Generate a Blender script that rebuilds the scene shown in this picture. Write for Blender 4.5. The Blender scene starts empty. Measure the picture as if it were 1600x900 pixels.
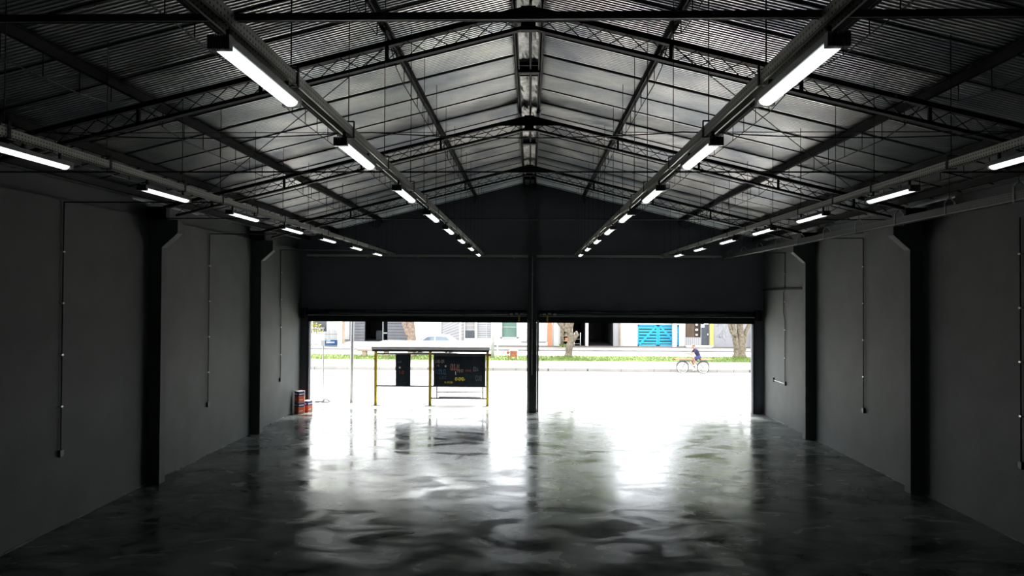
import bpy, bmesh, math, random
from mathutils import Vector, Matrix
random.seed(11)
SC = bpy.context.scene
COL = SC.collection
PI = math.pi

# ------------------------------------------------------------------ camera
def cam_to_world(X, Y, Z, yaw=-.0269, pitch=.0131, roll=-.0051):
    X, Z = X*math.cos(roll)+Z*math.sin(roll), -X*math.sin(roll)+Z*math.cos(roll)
    Y, Z = Y*math.cos(pitch)-Z*math.sin(pitch), Y*math.sin(pitch)+Z*math.cos(pitch)
    return Vector((X*math.cos(yaw)+Y*math.sin(yaw), -X*math.sin(yaw)+Y*math.cos(yaw), Z))
cd = bpy.data.cameras.new('camera'); cam = bpy.data.objects.new('camera', cd); COL.objects.link(cam)
r_, f_, u_ = cam_to_world(1, 0, 0), cam_to_world(0, 1, 0), cam_to_world(0, 0, 1)
M_ = Matrix((r_, u_, -f_)).transposed().to_4x4(); M_.translation = Vector((.0486, 0, 4.5))
cam.matrix_world = M_
cd.sensor_width = 36; cd.lens = 1070/1600*36; cd.clip_end = 400; cd.clip_start = .05
SC.camera = cam

# ------------------------------------------------------------------ light and exposure
SKY = 5.6
W = bpy.data.worlds.new('overcast_sky'); SC.world = W; W.use_nodes = True
nt = W.node_tree; nt.nodes.clear()
wo = nt.nodes.new('ShaderNodeOutputWorld'); bg = nt.nodes.new('ShaderNodeBackground')
tc = nt.nodes.new('ShaderNodeTexCoord'); nz = nt.nodes.new('ShaderNodeTexNoise'); rp = nt.nodes.new('ShaderNodeValToRGB')
nz.inputs['Scale'].default_value = 2.5; nz.inputs['Detail'].default_value = 4
rp.color_ramp.elements[0].position = .3; rp.color_ramp.elements[0].color = (.80, .86, .92, 1)
rp.color_ramp.elements[1].position = .7; rp.color_ramp.elements[1].color = (1, 1, 1, 1)
nt.links.new(tc.outputs['Generated'], nz.inputs['Vector']); nt.links.new(nz.outputs['Fac'], rp.inputs['Fac'])
nt.links.new(rp.outputs['Color'], bg.inputs['Color']); bg.inputs['Strength'].default_value = SKY
nt.links.new(bg.outputs['Background'], wo.inputs['Surface'])
sd = bpy.data.lights.new('hazy_sun', 'SUN'); sd.energy = 17; sd.angle = math.radians(22); sd.color = (1, .97, .92)
sun = bpy.data.objects.new('hazy_sun', sd); COL.objects.link(sun)
sun.rotation_euler = (math.radians(-28), math.radians(6), 0)
LAMP = 0.9
vs = SC.view_settings
vs.view_transform = 'Standard'; vs.look = 'None'; vs.exposure = 0.78; vs.gamma = 1.0; vs.use_curve_mapping = False
SC.cycles.max_bounces = 8; SC.cycles.diffuse_bounces = 5; SC.cycles.glossy_bounces = 5
SC.cycles.caustics_reflective = True; SC.cycles.caustics_refractive = False
SC.cycles.sample_clamp_indirect = 10
SC.cycles.use_denoising = True

# ------------------------------------------------------------------ materials
def lin(r, g, b):
    f = lambda c: c/12.92 if c <= .04045 else ((c+.055)/1.055)**2.4
    return (f(r/255), f(g/255), f(b/255), 1)
def mat(name, col, rough=.6, metal=0., vary=.12, scale=6., bump=0., bscale=40., spec=.5, emit=0.):
    m = bpy.data.materials.new(name); m.use_nodes = True
    n = m.node_tree.nodes; L = m.node_tree.links; b = n['Principled BSDF']
    b.inputs['Roughness'].default_value = rough; b.inputs['Metallic'].default_value = metal
    b.inputs['Specular IOR Level'].default_value = spec
    c = n.new('ShaderNodeTexCoord'); t = n.new('ShaderNodeTexNoise'); t.inputs['Scale'].default_value = scale
    t.inputs['Detail'].default_value = 5; L.new(c.outputs['Object'], t.inputs['Vector'])
    r = n.new('ShaderNodeValToRGB')
    r.color_ramp.elements[0].position = .3; r.color_ramp.elements[1].position = .7
    r.color_ramp.elements[0].color = tuple(max(0, x*(1-vary)) for x in col[:3])+(1,)
    r.color_ramp.elements[1].color = tuple(min(1, x*(1+vary)) for x in col[:3])+(1,)
    L.new(t.outputs['Fac'], r.inputs['Fac']); L.new(r.outputs['Color'], b.inputs['Base Color'])
    if bump:
        t2 = n.new('ShaderNodeTexNoise'); t2.inputs['Scale'].default_value = bscale; t2.inputs['Detail'].default_value = 4
        L.new(c.outputs['Object'], t2.inputs['Vector'])
        bp = n.new('ShaderNodeBump'); bp.inputs['Strength'].default_value = bump; bp.inputs['Distance'].default_value = .02
        L.new(t2.outputs['Fac'], bp.inputs['Height']); L.new(bp.outputs['Normal'], b.inputs['Normal'])
    if emit:
        b.inputs['Emission Color'].default_value = (.93, 1, .98, 1); b.inputs['Emission Strength'].default_value = emit
    return m

def floor_material():
    m = bpy.data.materials.new('polished_concrete'); m.use_nodes = True
    n = m.node_tree.nodes; L = m.node_tree.links; b = n['Principled BSDF']
    c = n.new('ShaderNodeTexCoord')
    def noise(scale, det, dist, sx=1, sy=1):
        mp = n.new('ShaderNodeMapping'); mp.inputs['Scale'].default_value = (sx, sy, 1)
        t = n.new('ShaderNodeTexNoise'); t.inputs['Scale'].default_value = scale; t.inputs['Detail'].default_value = det
        t.inputs['Distortion'].default_value = dist
        L.new(c.outputs['Object'], mp.inputs['Vector']); L.new(mp.outputs['Vector'], t.inputs['Vector']); return t
    def ramp(src, p0, c0, p1, c1):
        r = n.new('ShaderNodeValToRGB'); r.color_ramp.elements[0].position = p0; r.color_ramp.elements[0].color = c0
        r.color_ramp.elements[1].position = p1; r.color_ramp.elements[1].color = c1
        L.new(src, r.inputs['Fac']); return r
    big = noise(.35, 6, 1.4); mid = noise(1.3, 8, 1.0, .7, 1.2)
    mx = n.new('ShaderNodeMix'); mx.inputs['Factor'].default_value = .45
    L.new(big.outputs['Fac'], mx.inputs['A']); L.new(mid.outputs['Fac'], mx.inputs['B'])
    col = ramp(mx.outputs['Result'], .36, (.008, .009, .008, 1), .58, (.120, .134, .130, 1))
    L.new(col.outputs['Color'], b.inputs['Base Color'])
    sw = noise(1.0, 8, .9, .75, 1.3)
    ro = ramp(sw.outputs['Fac'], .40, (.12, .12, .12, 1), .66, (.33, .33, .33, 1))
    L.new(ro.outputs['Color'], b.inputs['Roughness'])
    b.inputs['IOR'].default_value = 1.5; b.inputs['Specular IOR Level'].default_value = .112
    bt = noise(1.1, 4, .6, .5, 1.6); bp = n.new('ShaderNodeBump'); bp.inputs['Strength'].default_value = .035; bp.inputs['Distance'].default_value = .02
    L.new(bt.outputs['Fac'], bp.inputs['Height']); L.new(bp.outputs['Normal'], b.inputs['Normal'])
    return m

def roof_material():
    m = bpy.data.materials.new('foil_faced_roof_sheet'); m.use_nodes = True
    n = m.node_tree.nodes; L = m.node_tree.links; b = n['Principled BSDF']
    b.inputs['Metallic'].default_value = 1
    c = n.new('ShaderNodeTexCoord')
    t = n.new('ShaderNodeTexNoise'); t.inputs['Scale'].default_value = .8; t.inputs['Detail'].default_value = 5; t.inputs['Distortion'].default_value = .4
    L.new(c.outputs['Object'], t.inputs['Vector'])
    r = n.new('ShaderNodeValToRGB'); r.color_ramp.elements[0].position = .32; r.color_ramp.elements[1].position = .68
    r.color_ramp.elements[0].color = (.50, .54, .59, 1); r.color_ramp.elements[1].color = (.97, .96, .92, 1)
    L.new(t.outputs['Fac'], r.inputs['Fac']); L.new(r.outputs['Color'], b.inputs['Base Color'])
    r2 = n.new('ShaderNodeValToRGB'); r2.color_ramp.elements[0].position = .35; r2.color_ramp.elements[1].position = .7
    r2.color_ramp.elements[0].color = (.30, .30, .30, 1); r2.color_ramp.elements[1].color = (.46, .46, .46, 1)
    t3 = n.new('ShaderNodeTexNoise'); t3.inputs['Scale'].default_value = 1.3; t3.inputs['Detail'].default_value = 6
    L.new(c.outputs['Object'], t3.inputs['Vector']); L.new(t3.outputs['Fac'], r2.inputs['Fac']); L.new(r2.outputs['Color'], b.inputs['Roughness'])
    mp = n.new('ShaderNodeMapping'); mp.inputs['Scale'].default_value = (1.2, 9, 1)
    t2 = n.new('ShaderNodeTexNoise'); t2.inputs['Scale'].default_value = 3; t2.inputs['Detail'].default_value = 6
    L.new(c.outputs['Object'], mp.inputs['Vector']); L.new(mp.outputs['Vector'], t2.inputs['Vector'])
    bp = n.new('ShaderNodeBump'); bp.inputs['Strength'].default_value = .3; bp.inputs['Distance'].default_value = .02
    L.new(t2.outputs['Fac'], bp.inputs['Height']); L.new(bp.outputs['Normal'], b.inputs['Normal'])
    return m

def perforated_material(name='perforated_galvanized_steel', col=(.44, .445, .41, 1)):
    m = bpy.data.materials.new(name); m.use_nodes = True
    n = m.node_tree.nodes; L = m.node_tree.links; b = n['Principled BSDF']
    b.inputs['Metallic'].default_value = .85; b.inputs['Roughness'].default_value = .42
    c = n.new('ShaderNodeTexCoord'); sep = n.new('ShaderNodeSeparateXYZ'); L.new(c.outputs['Object'], sep.inputs['Vector'])
    def saw(o, s):
        a = n.new('ShaderNodeMath'); a.operation = 'MULTIPLY'; a.inputs[1].default_value = s; L.new(o, a.inputs[0])
        f = n.new('ShaderNodeMath'); f.operation = 'FRACT'; L.new(a.outputs[0], f.inputs[0])
        g = n.new('ShaderNodeMath'); g.operation = 'GREATER_THAN'; g.inputs[1].default_value = .62; L.new(f.outputs[0], g.inputs[0]); return g
    add = n.new('ShaderNodeMath'); add.operation = 'ADD'; L.new(sep.outputs['X'], add.inputs[0]); L.new(sep.outputs['Y'], add.inputs[1])
    g1 = saw(add.outputs[0], 22); g2 = saw(sep.outputs['Z'], 26)
    mu = n.new('ShaderNodeMath'); mu.operation = 'MULTIPLY'; L.new(g1.outputs[0], mu.inputs[0]); L.new(g2.outputs[0], mu.inputs[1])
    mx = n.new('ShaderNodeMix'); mx.data_type = 'RGBA'
    mx.inputs['A'].default_value = col; mx.inputs['B'].default_value = (.03, .03, .03, 1)
    L.new(mu.outputs[0], mx.inputs['Factor']); L.new(mx.outputs['Result'], b.inputs['Base Color'])
    return m

M = dict(
    floor=floor_material(), roof=roof_material(), perf=perforated_material(), tray=perforated_material('dark_perforated_steel', (.13, .14, .135, 1)),  # tray steel is simply a darker variant of the perforated steel
    wall=mat('charcoal_plaster', (0.0709, 0.0779, 0.0758, 1), .7, 0, .1, 1.2, .25, 30, spec=.2),
    gable=mat('blue_black_paint', (0.115, 0.122, 0.141, 1), .6, 0, .12, .8, .12, 25, spec=.2),
    column=mat('charcoal_column_paint', (0.0653, 0.0709, 0.0709, 1), .7, 0, .1, 2, .2, 30, spec=.2),
    black=mat('black_painted_steel', (.006, .006, .0065, 1), .6, 0, .25, 3, spec=.2),
    darksteel=mat('dark_grey_steel', (.045, .047, .05, 1), .38, .3, .2, 3),
    conduit=mat('dark_conduit', (.012, .0125, .013, 1), .45, 0, .2, 5, spec=.3),
    drum=mat('rolled_shutter_steel', (.018, .019, .022, 1), .22, 0, .2, 3),
    galv=mat('galvanized_steel', (.42, .43, .41, 1), .42, .85, .2, 8),
    zinc=mat('bright_zinc', (.62, .63, .62, 1), .3, .9, .15, 8),
    wire=mat('dark_wire', (.02, .02, .02, 1), .5, .3, .2, 10),
    lampbody=mat('lamp_aluminium', (.16, .165, .165, 1), .3, .9, .15, 12),
    foil=mat('crumpled_foil', (.40, .40, .38, 1), .5, 1, .5, 5, .5, 12),
    diffuser=mat('lit_diffuser', (.9, .95, .93, 1), .4, 0, .01, 5, emit=LAMP),
    joint=mat('bare_plaster_edge', (0.096, 0.096, 0.088, 1), .8, 0, .35, 9, .5, 40),
    yellow=mat('yellow_paint', (0.32, 0.237, 0.0155, 1), .5, 0, .2, 7, spec=.1),
    orange=mat('orange_red_print', (.55, .10, .03, 1), .35, 0, .1, 6),
    bluep=mat('blue_print', (0.0224, 0.0224, 0.141, 1), .35, 0, .1, 6),
    tin=mat('tin_lid', (.22, .22, .21, 1), .5, .6, .1, 6),
    white=mat('white_paint', (0.32, 0.32, 0.309, 1), .6, 0, .04, 1.5, spec=.1),
    cream=mat('cream_paint', (0.382, 0.352, 0.269, 1), .6, 0, .06, 1.5, spec=.1),
    concrete=mat('pale_concrete', (.50, .485, .46, 1), .85, 0, .08, .8, .2, 20, spec=.1),
    pavement=mat('pinkish_pavement', (0.0679, 0.061, 0.0566, 1), .85, 0, .1, .6, .2, 20, spec=.1),
    asphalt=mat('pale_asphalt', (.36, .355, .35, 1), .85, 0, .07, .5, .2, 30, spec=.1),  # road colour raised so it bounces more daylight up to the roof
    kerb=mat('whitewashed_kerb', (0.149, 0.143, 0.131, 1), .8, 0, .12, 1.2, spec=.1),
    lane=mat('worn_lane_paint', (0.102, 0.102, 0.106, 1), .85, 0, .15, 1.2, spec=.1),
    grass=mat('grass_blades', (0.0792, 0.119, 0.0264, 1), .6, 0, .35, 2.0, spec=.1),
    soil=mat('grassy_soil', (0.0705, 0.0969, 0.0264, 1), .9, 0, .3, 2.0, spec=.1),
    bark=mat('grey_brown_bark', (0.101, 0.0839, 0.0638, 1), .9, 0, .45, 7, .8, 18, spec=.1),
    pinkbark=mat('pale_brown_bark', (0.139, 0.103, 0.0826, 1), .9, 0, .35, 6, .6, 18, spec=.1),
    leaf=mat('green_leaves', (.125, .160, .032, 1), .5, 0, .45, 1.3, spec=.1),
    yleaf=mat('yellow_green_leaves', (0.188, 0.179, 0.0224, 1), .5, 0, .35, 3, spec=.1),
    greywall=mat('grey_cladding', (0.0788, 0.0806, 0.0884, 1), .6, 0, .08, 2, spec=.1),
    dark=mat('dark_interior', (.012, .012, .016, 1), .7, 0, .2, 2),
    darkglass=mat('dark_glass', (0.0103, 0.0129, 0.0206, 1), .1, 0, .1, 2),
    greenglass=mat('green_glass', (0.0826, 0.134, 0.114, 1), .15, 0, .12, 2, spec=.1),
    brick=mat('orange_brick_paint', (0.34, 0.137, 0.0743, 1), .7, 0, .12, 5, spec=.1),
    skyblue=mat('bright_blue_paint', (.02, .24, .42, 1), .45, 0, .06, 2, spec=.1),
    brown=mat('dark_brown_timber', (0.0258, 0.0174, 0.0155, 1), .6, 0, .2, 4, spec=.1),
    doorgrey=mat('slate_grey_door', (0.0466, 0.0517, 0.0594, 1), .5, 0, .1, 3, spec=.1),
    ywall=mat('pale_yellow_paint', (0.362, 0.32, 0.0774, 1), .6, 0, .06, 2, spec=.1),
    greypaint=mat('light_grey_wall_paint', (0.186, 0.186, 0.198, 1), .7, 0, .08, 1.5, spec=.1),
    pole=mat('grey_pole_paint', (0.174, 0.181, 0.181, 1), .5, .2, .1, 4),
    panel=mat('black_panel', (.016, .021, .026, 1), .3, 0, .3, 3, spec=.1),
    signblue=mat('blue_sign_face', (0.0192, 0.064, 0.154, 1), .35, 0, .08, 5),
    rust=mat('reddish_timber', (0.174, 0.067, 0.0362, 1), .7, 0, .25, 6, spec=.1),
    rackwood=mat('orange_red_plank', (0.248, 0.067, 0.0362, 1), .6, 0, .15, 9, spec=.1),
    skin=mat('skin', (0.178, 0.0968, 0.062, 1), .5, 0, .06, 8, spec=.1),
    navy=mat('navy_cloth', (0.0144, 0.0134, 0.0309, 1), .8, 0, .12, 12, spec=.1),
    blueshorts=mat('blue_cloth', (0.0258, 0.0309, 0.0826, 1), .8, 0, .12, 12, spec=.1),
    hair=mat('dark_hair', (.03, .022, .018, 1), .6, 0, .3, 30),
    rubber=mat('black_rubber', (.02, .02, .02, 1), .7, 0, .1, 9),
    carpaint=mat('white_car_paint', (0.413, 0.413, 0.413, 1), .2, 0, .01, 2),
    glass=mat('car_window', (0.0619, 0.0826, 0.114, 1), .1, 0, .05, 2),
    paper=mat('white_paper', (.8, .8, .78, 1), .8, 0, .03, 5),
    tan=mat('stone_beige', (0.186, 0.139, 0.103, 1), .8, 0, .15, 2, spec=.1),
    gbeige=mat('beige_spray_paint', (0.252, 0.204, 0.144, 1), .7), gblue=mat('blue_spray_paint', (0.03, 0.096, 0.144, 1), .7),
    gpink=mat('pale_pink_spray_paint', (0.216, 0.144, 0.132, 1), .7), gred=mat('red_spray_paint', (0.216, 0.03, 0.024, 1), .7),
    gyel=mat('yellow_spray_paint', (0.48, 0.416, 0.024, 1), .7), gwhite=mat('white_spray_paint', (.55, .57, .58, 1), .7),
    ggrey=mat('grey_spray_paint', (0.102, 0.108, 0.12, 1), .7),
)

# ------------------------------------------------------------------ mesh helpers
LOC = {}
class MB:
    def __init__(s): s.v = []; s.f = []
    def add(s, vs, fs):
        o = len(s.v); s.v += [tuple(v) for v in vs]; s.f += [tuple(i+o for i in f) for f in fs]; return s
    def box(s, x0, x1, y0, y1, z0, z1):
        return s.add([(x0,y0,z0),(x1,y0,z0),(x1,y1,z0),(x0,y1,z0),(x0,y0,z1),(x1,y0,z1),(x1,y1,z1),(x0,y1,z1)],
                     [(3,2,1,0),(4,5,6,7),(0,1,5,4),(1,2,6,5),(2,3,7,6),(3,0,4,7)])
    def bar(s, p, q, w, h, up=(0,0,1)):
        p, q = Vector(p), Vector(q); d = (q-p).normalized(); a = d.cross(Vector(up))
        if a.length < 1e-4: a = d.cross(Vector((0,1,0)))
        a.normalize(); b = a.cross(d)
        vs = [c+a*sx*w/2+b*sz*h/2 for c in (p,q) for sx,sz in ((-1,-1),(1,-1),(1,1),(-1,1))]
        return s.add(vs, [(3,2,1,0),(4,5,6,7),(0,1,5,4),(1,2,6,5),(2,3,7,6),(3,0,4,7)])
    def tube(s, pts, r, n=6, closed=False):
        pts = [Vector(p) for p in pts]; k = len(pts); rs = r if isinstance(r, (list,tuple)) else [r]*k
        vs = []; prev = None
        for i, p in enumerate(pts):
            if closed: d = pts[(i+1)%k]-pts[i-1]
            else: d = pts[min(i+1,k-1)]-pts[max(i-1,0)]
            d.normalize()
            if prev is None:
                a = d.cross(Vector((0,0,1)))
                if a.length < 1e-3: a = d.cross(Vector((0,1,0)))
            else: a = prev-d*prev.dot(d)
            a.normalize(); prev = a; b = d.cross(a)
            for j in range(n):
                t = 2*PI*j/n; vs.append(p+a*math.cos(t)*rs[i]+b*math.sin(t)*rs[i])
        fs = []
        for i in range(k if closed else k-1):
            for j in range(n):
                A, B = i*n+j, i*n+(j+1)%n; C, D = ((i+1)%k)*n+(j+1)%n, ((i+1)%k)*n+j
                fs.append((A,B,C,D))
        if not closed: fs += [tuple(range(n))[::-1], tuple(range((k-1)*n, k*n))]
        return s.add(vs, fs)
    def cyl(s, p, q, r, n=16): return s.tube([p,q], r, n)
    def prism(s, poly, axis, a0, a1):
        k = len(poly)
        def P(u, v, w): return {'x':(w,u,v), 'y':(u,w,v), 'z':(u,v,w)}[axis]
        vs = [P(u,v,a0) for u,v in poly]+[P(u,v,a1) for u,v in poly]
        fs = [tuple(range(k))[::-1], tuple(range(k,2*k))]+[(i,(i+1)%k,(i+1)%k+k,i+k) for i in range(k)]
        return s.add(vs, fs)
    def ball(s, c, rx, ry, rz, n=14, m=9):
        c = Vector(c); vs = [c+Vector((0,0,-rz))]; fs = []
        for i in range(1, m):
            t = -PI/2+PI*i/m
            vs += [c+Vector((rx*math.cos(t)*math.cos(2*PI*j/n), ry*math.cos(t)*math.sin(2*PI*j/n), rz*math.sin(t))) for j in range(n)]
        vs.append(c+Vector((0,0,rz))); top = len(vs)-1
        fs += [(0, 1+(j+1)%n, 1+j) for j in range(n)]
        for i in range(m-2):
            for j in range(n): fs.append((1+i*n+j, 1+i*n+(j+1)%n, 1+(i+1)*n+(j+1)%n, 1+(i+1)*n+j))
        fs += [(1+(m-2)*n+j, 1+(m-2)*n+(j+1)%n, top) for j in range(n)]
        return s.add(vs, fs)
    def limb(s, p, q, r0, r1, n=12):
        p, q = Vector(p), Vector(q); d = (q-p).normalized(); pts = []; rs = []
        for i in range(5):
            t = PI/2*i/4; pts.append(p-d*r0*math.cos(t)*.98); rs.append(max(.02*r0, r0*math.sin(t)))
        for i in range(5):
            t = PI/2*i/4; pts.append(q+d*r1*math.sin(t)*.98); rs.append(max(.02*r1, r1*math.cos(t)))
        return s.tube(pts, rs, n)
    def build(s, name, m, parent=None, smooth=False, bevel=0., fix=True):
        off = LOC.get(parent.name, Vector((0,0,0))) if parent else Vector((0,0,0))
        me = bpy.data.meshes.new(name); me.from_pydata([tuple(Vector(v)-off) for v in s.v], [], s.f)
        if fix:
            b = bmesh.new(); b.from_mesh(me); bmesh.ops.recalc_face_normals(b, faces=b.faces); b.to_mesh(me); b.free()
        me.materials.append(M[m] if isinstance(m, str) else m)
        if smooth:
            for p in me.polygons: p.use_smooth = True
        o = bpy.data.objects.new(name, me); COL.objects.link(o)
        if parent: o.parent = parent; LOC[o.name] = off
        if bevel:
            bv = o.modifiers.new('edge', 'BEVEL'); bv.width = bevel; bv.segments = 2; bv.limit_method = 'ANGLE'
        return o

def tag(o, label=None, cat=None, group=None, kind=None):
    if label: o['label'] = label
    if cat: o['category'] = cat
    if group: o['group'] = group
    if kind: o['kind'] = kind
    return o
def thing(name, loc, label, cat, group=None):
    o = bpy.data.objects.new(name, None); COL.objects.link(o); o.location = loc; o.empty_display_size = .2
    LOC[o.name] = Vector(loc); return tag(o, label, cat, group)
def struct(o): o['kind'] = 'structure'; return o
def dup(root, delta, label=None, mirror=False):
    r = root.copy(); COL.objects.link(r); r.location = root.location+Vector(delta)
    if label: r['label'] = label
    for ch in [c for c in bpy.data.objects if c.parent == root]:
        c = ch.copy(); COL.objects.link(c); c.parent = r
        for g in [x for x in bpy.data.objects if x.parent == ch]:
            d = g.copy(); COL.objects.link(d); d.parent = c
    return r
def ordinal(i): return ['first','second','third','fourth','fifth','sixth','seventh','eighth','ninth','tenth','eleventh','twelfth'][i]

# ------------------------------------------------------------------ the hall
XL, XR, YF, YB = -9.05, 9.14, 27.0, -3.0
RZ = lambda x: 9.06-.25*abs(x)
struct(MB().box(XL-.2, XR+.2, YB-.2, 27.3, -.12, 0).build('floor', 'floor'))
struct(MB().box(XL-.25, XL, YB, 27.25, 0, 6.35).build('wall_left', 'wall'))
struct(MB().box(XR, XR+.25, YB, 27.25, 0, 6.35).build('wall_right', 'wall'))
def band(x0, x1, ztop, gaps):
    b = MB(); y = YB
    for a, c, d in gaps+[(27.25, 27.25, 0)]:
        b.box(x0, x1, y, a, 6.35, ztop)
        if d: b.box(x0, x1, a, c, 6.35, ztop-d)
        y = c
    return b
struct(band(XL-.25, XL-.12, RZ(XL-.12)-.01, [(15.6, 16.5, .035), (17.3, 18.9, .035), (20.6, 21.0, .025), (23.4, 23.8, .025)]).build('trim_2', 'wall'))
struct(band(XR+.12, XR+.25, RZ(XR+.12)-.01, [(11.4, 11.6, .025), (15.1, 17.0, .03), (18.6, 18.9, .025), (22.3, 22.6, .025)]).build('trim_3', 'wall'))
struct(MB().prism([(XL-.25,0),(XR+.25,0),(XR+.25,RZ(XR+.25)),(0,RZ(0)),(XL-.25,RZ(XL-.25))], 'y', YB-.2, YB).build('wall_back', 'wall'))
g = MB()
g.prism([(XL,3.51),(XR,3.51),(XR,6.35),(XR+.2,6.35),(XR+.2,RZ(XR+.2)-.005),(0,RZ(0)-.01),(XL-.2,RZ(XL-.2)-.005),(XL-.2,6.35),(XL,6.35)], 'y', YF, YF+.24)
g.box(XL, -8.72, YF, YF+.25, 0, 3.51); g.box(8.73, XR, YF, YF+.25, 0, 3.51)
struct(g.build('wall_front', 'gable'))
# corrugated roof sheet, real profile running down the slope
def roof():
    b = MB(); per = .076; n = int((27.6-YB+.3)/per); prof = []
    for i in range(n):
        y = YB-.25+i*per
        prof += [(y, 0), (y+per*.3, 0), (y+per*.45, .013), (y+per*.85, .013)]
    for sx, xe in ((-1, XL-.45), (1, XR+.45)):
        vs = []; fs = []
        for x in (0, xe):
            vs += [(x, y, RZ(x)+h) for y, h in prof]+[(x, y, RZ(x)+h+.03) for y, h in prof]
        k = len(prof)
        for i in range(k-1):
            fs.append((i, i+1, 2*k+i+1, 2*k+i)); fs.append((k+i, 3*k+i, 3*k+i+1, k+i+1))
        fs += [(2*k+i, 2*k+i+1, 3*k+i+1, 3*k+i) for i in range(k-1)]
        b.add(vs, fs)
    return b
struct(roof().build('ceiling', 'roof'))
# lap joints of the sheets: thin dark battens under the sheet, part of the roof
b = MB(); y = .55
while y < 27:
    for sx in (-1, 1):
        xe = XL if sx < 0 else XR
        b.bar((sx*.28, y, RZ(.28)-.008), (xe, y+.0, RZ(xe)-.008), .022, .018)
    y += 1.01
struct(b.build('trim_1', 'black'))
# bare plaster line along the foot of the side walls
def foot(name, x, s):
    b = MB(); y = 2.0
    while y < 26.9:
        l = random.uniform(.25, .7); w = random.uniform(.006, .03)
        if random.random() < .6: b.box(min(x, x+s*w), max(x, x+s*w), y, min(y+l, 26.95), 0, random.uniform(.012, .035))
        y += l
    struct(b.build(name, 'joint'))
foot('baseboard_left', XL, 1); foot('baseboard_right', XR, -1)
# side columns with corbels
def column(x_wall, s, y, label):
    t = thing('corbel_column', (x_wall, y+.13, 0), label, 'column', 'charcoal columns along the side walls')
    xi = x_wall+s*.31; xc = x_wall+s*.69
    poly = [(x_wall,0),(xi,0),(xi,5.64),(xc,5.98),(xc,6.30),(x_wall,6.30)]
    MB().prism(poly, 'y', y, y+.26).build('shaft', 'column', t, bevel=.008)
    MB().box(min(x_wall-s*.1, x_wall+s*.38), max(x_wall-s*.1, x_wall+s*.38), y+.05, y+.2, 6.30, 6.62).build('bearing_stub', 'black', t)
for x, s, side in ((XL, 1, 'left'), (XR, -1, 'right')):
    column(x, s, 16.08, f'charcoal corbel column on the {side} wall, nearer to the viewer')
    column(x, s, 22.12, f'charcoal corbel column on the {side} wall, nearer to the street doors')

# roof trusses
def truss(y, label):
    t = thing('roof_truss', (0, y, 6.6), label, 'roof truss', 'black laced roof trusses')
    zt = lambda x: 8.80-.247*abs(x); zb = lambda x: 8.50-.247*abs(x)
    for s in (-1, 1):
        xe = s*8.75
        MB().bar((0, y, zt(0)-.03), (xe, y, zt(xe)-.03), .09, .075).build('top_chord', 'black', t)
        MB().bar((0, y, zb(0)), (s*8.45, y, zb(8.45)), .09, .05).build('bottom_chord', 'black', t)
        for k, x in enumerate((2.1, 4.0, 5.85, 7.6)):
            MB().bar((s*x, y, zb(x)), (s*x, y, zt(x)-.04), .045, .045).build('post', 'black', t)
        pitch = 8.35/25
        for k in range(25):
            x0 = .15+k*pitch; x1 = x0+pitch*1.0
            for ya, a, c in ((-.02, zb(x0), zt(x1)-.05), (.02, zt(x0)-.05, zb(x1))):
                MB().tube([(s*x0, y+ya, a), (s*x1, y+ya, c)], .0075, 5).build('lacing_rod', 'black', t)
    MB().box(-.11, .11, y-.05, y+.05, 8.44, 8.80).build('ridge_gusset', 'black', t)
    MB().prism([(-.75,8.60),(0,8.80),(.75,8.60),(.75,8.55),(-.75,8.55)], 'y', y-.06, y-.045).build('ridge_plate', 'black', t)
for y, lb in ((10.1, 'black laced roof truss nearest to the viewer, highest in view'),
              (16.2, 'black laced roof truss between the nearest and the farthest truss'),
              (22.25, 'black laced roof truss farthest from the viewer, closest to the dark gable')):
    truss(y, lb)

# purlins with a trussed rod underneath
def purlin(x, lab, rod=True):
    z = RZ(x)-.022; h = .15; y0 = -2.9
    t = thing('roof_purlin', (x, 12, z-h), lab, 'purlin', 'black purlins under the roof sheet')
    b = MB(); w = .05; s = 1 if x > 0 else -1
    b.box(x-.012, x+.012, y0, YF, z-h, z); b.box(x-.035, x+.035, y0, YF, z-.014, z); b.box(x-.035, x+.035, y0, YF, z-h, z-h+.014)
    b.build('beam', 'black', t)
    if rod:
        for c in (4.05, 10.1, 16.2, 22.25):
            e = {4.05:10.1, 10.1:16.2, 16.2:22.25, 22.25:27.0}[c]
            L = e-c; n = 9; pts = [(c+.15, 0)]
            zb = z-h
            P = []
            for i in range(1, n):
                y = c+L*i/n; dz = min(.30, .11+.19*min(i, n-i)/1.6)
                P.append((x, y, zb-dz))
            MB().tube([(x, c+.12, zb)]+P+[(x, e-.12, zb)], .008, 5).build('truss_rod', 'black', t)
            for p in P: MB().tube([(x, p[1], zb+.004), p], .007, 5).build('strut', 'black', t)
PX = [2.1, 4.0, 5.85, 7.6]
for side, s in (('left', -1), ('right', 1)):
    purlin(s*.21, f'black plain purlin just {side} of the roof ridge', False)
    for i, x in enumerate(PX):
        purlin(s*x, f'black rod-trussed purlin on the {side} roof slope, {ordinal(i)} out from the ridge pair')
    purlin(s*8.72, f'black plain eave purlin above the top of the {side} wall', False)
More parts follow.
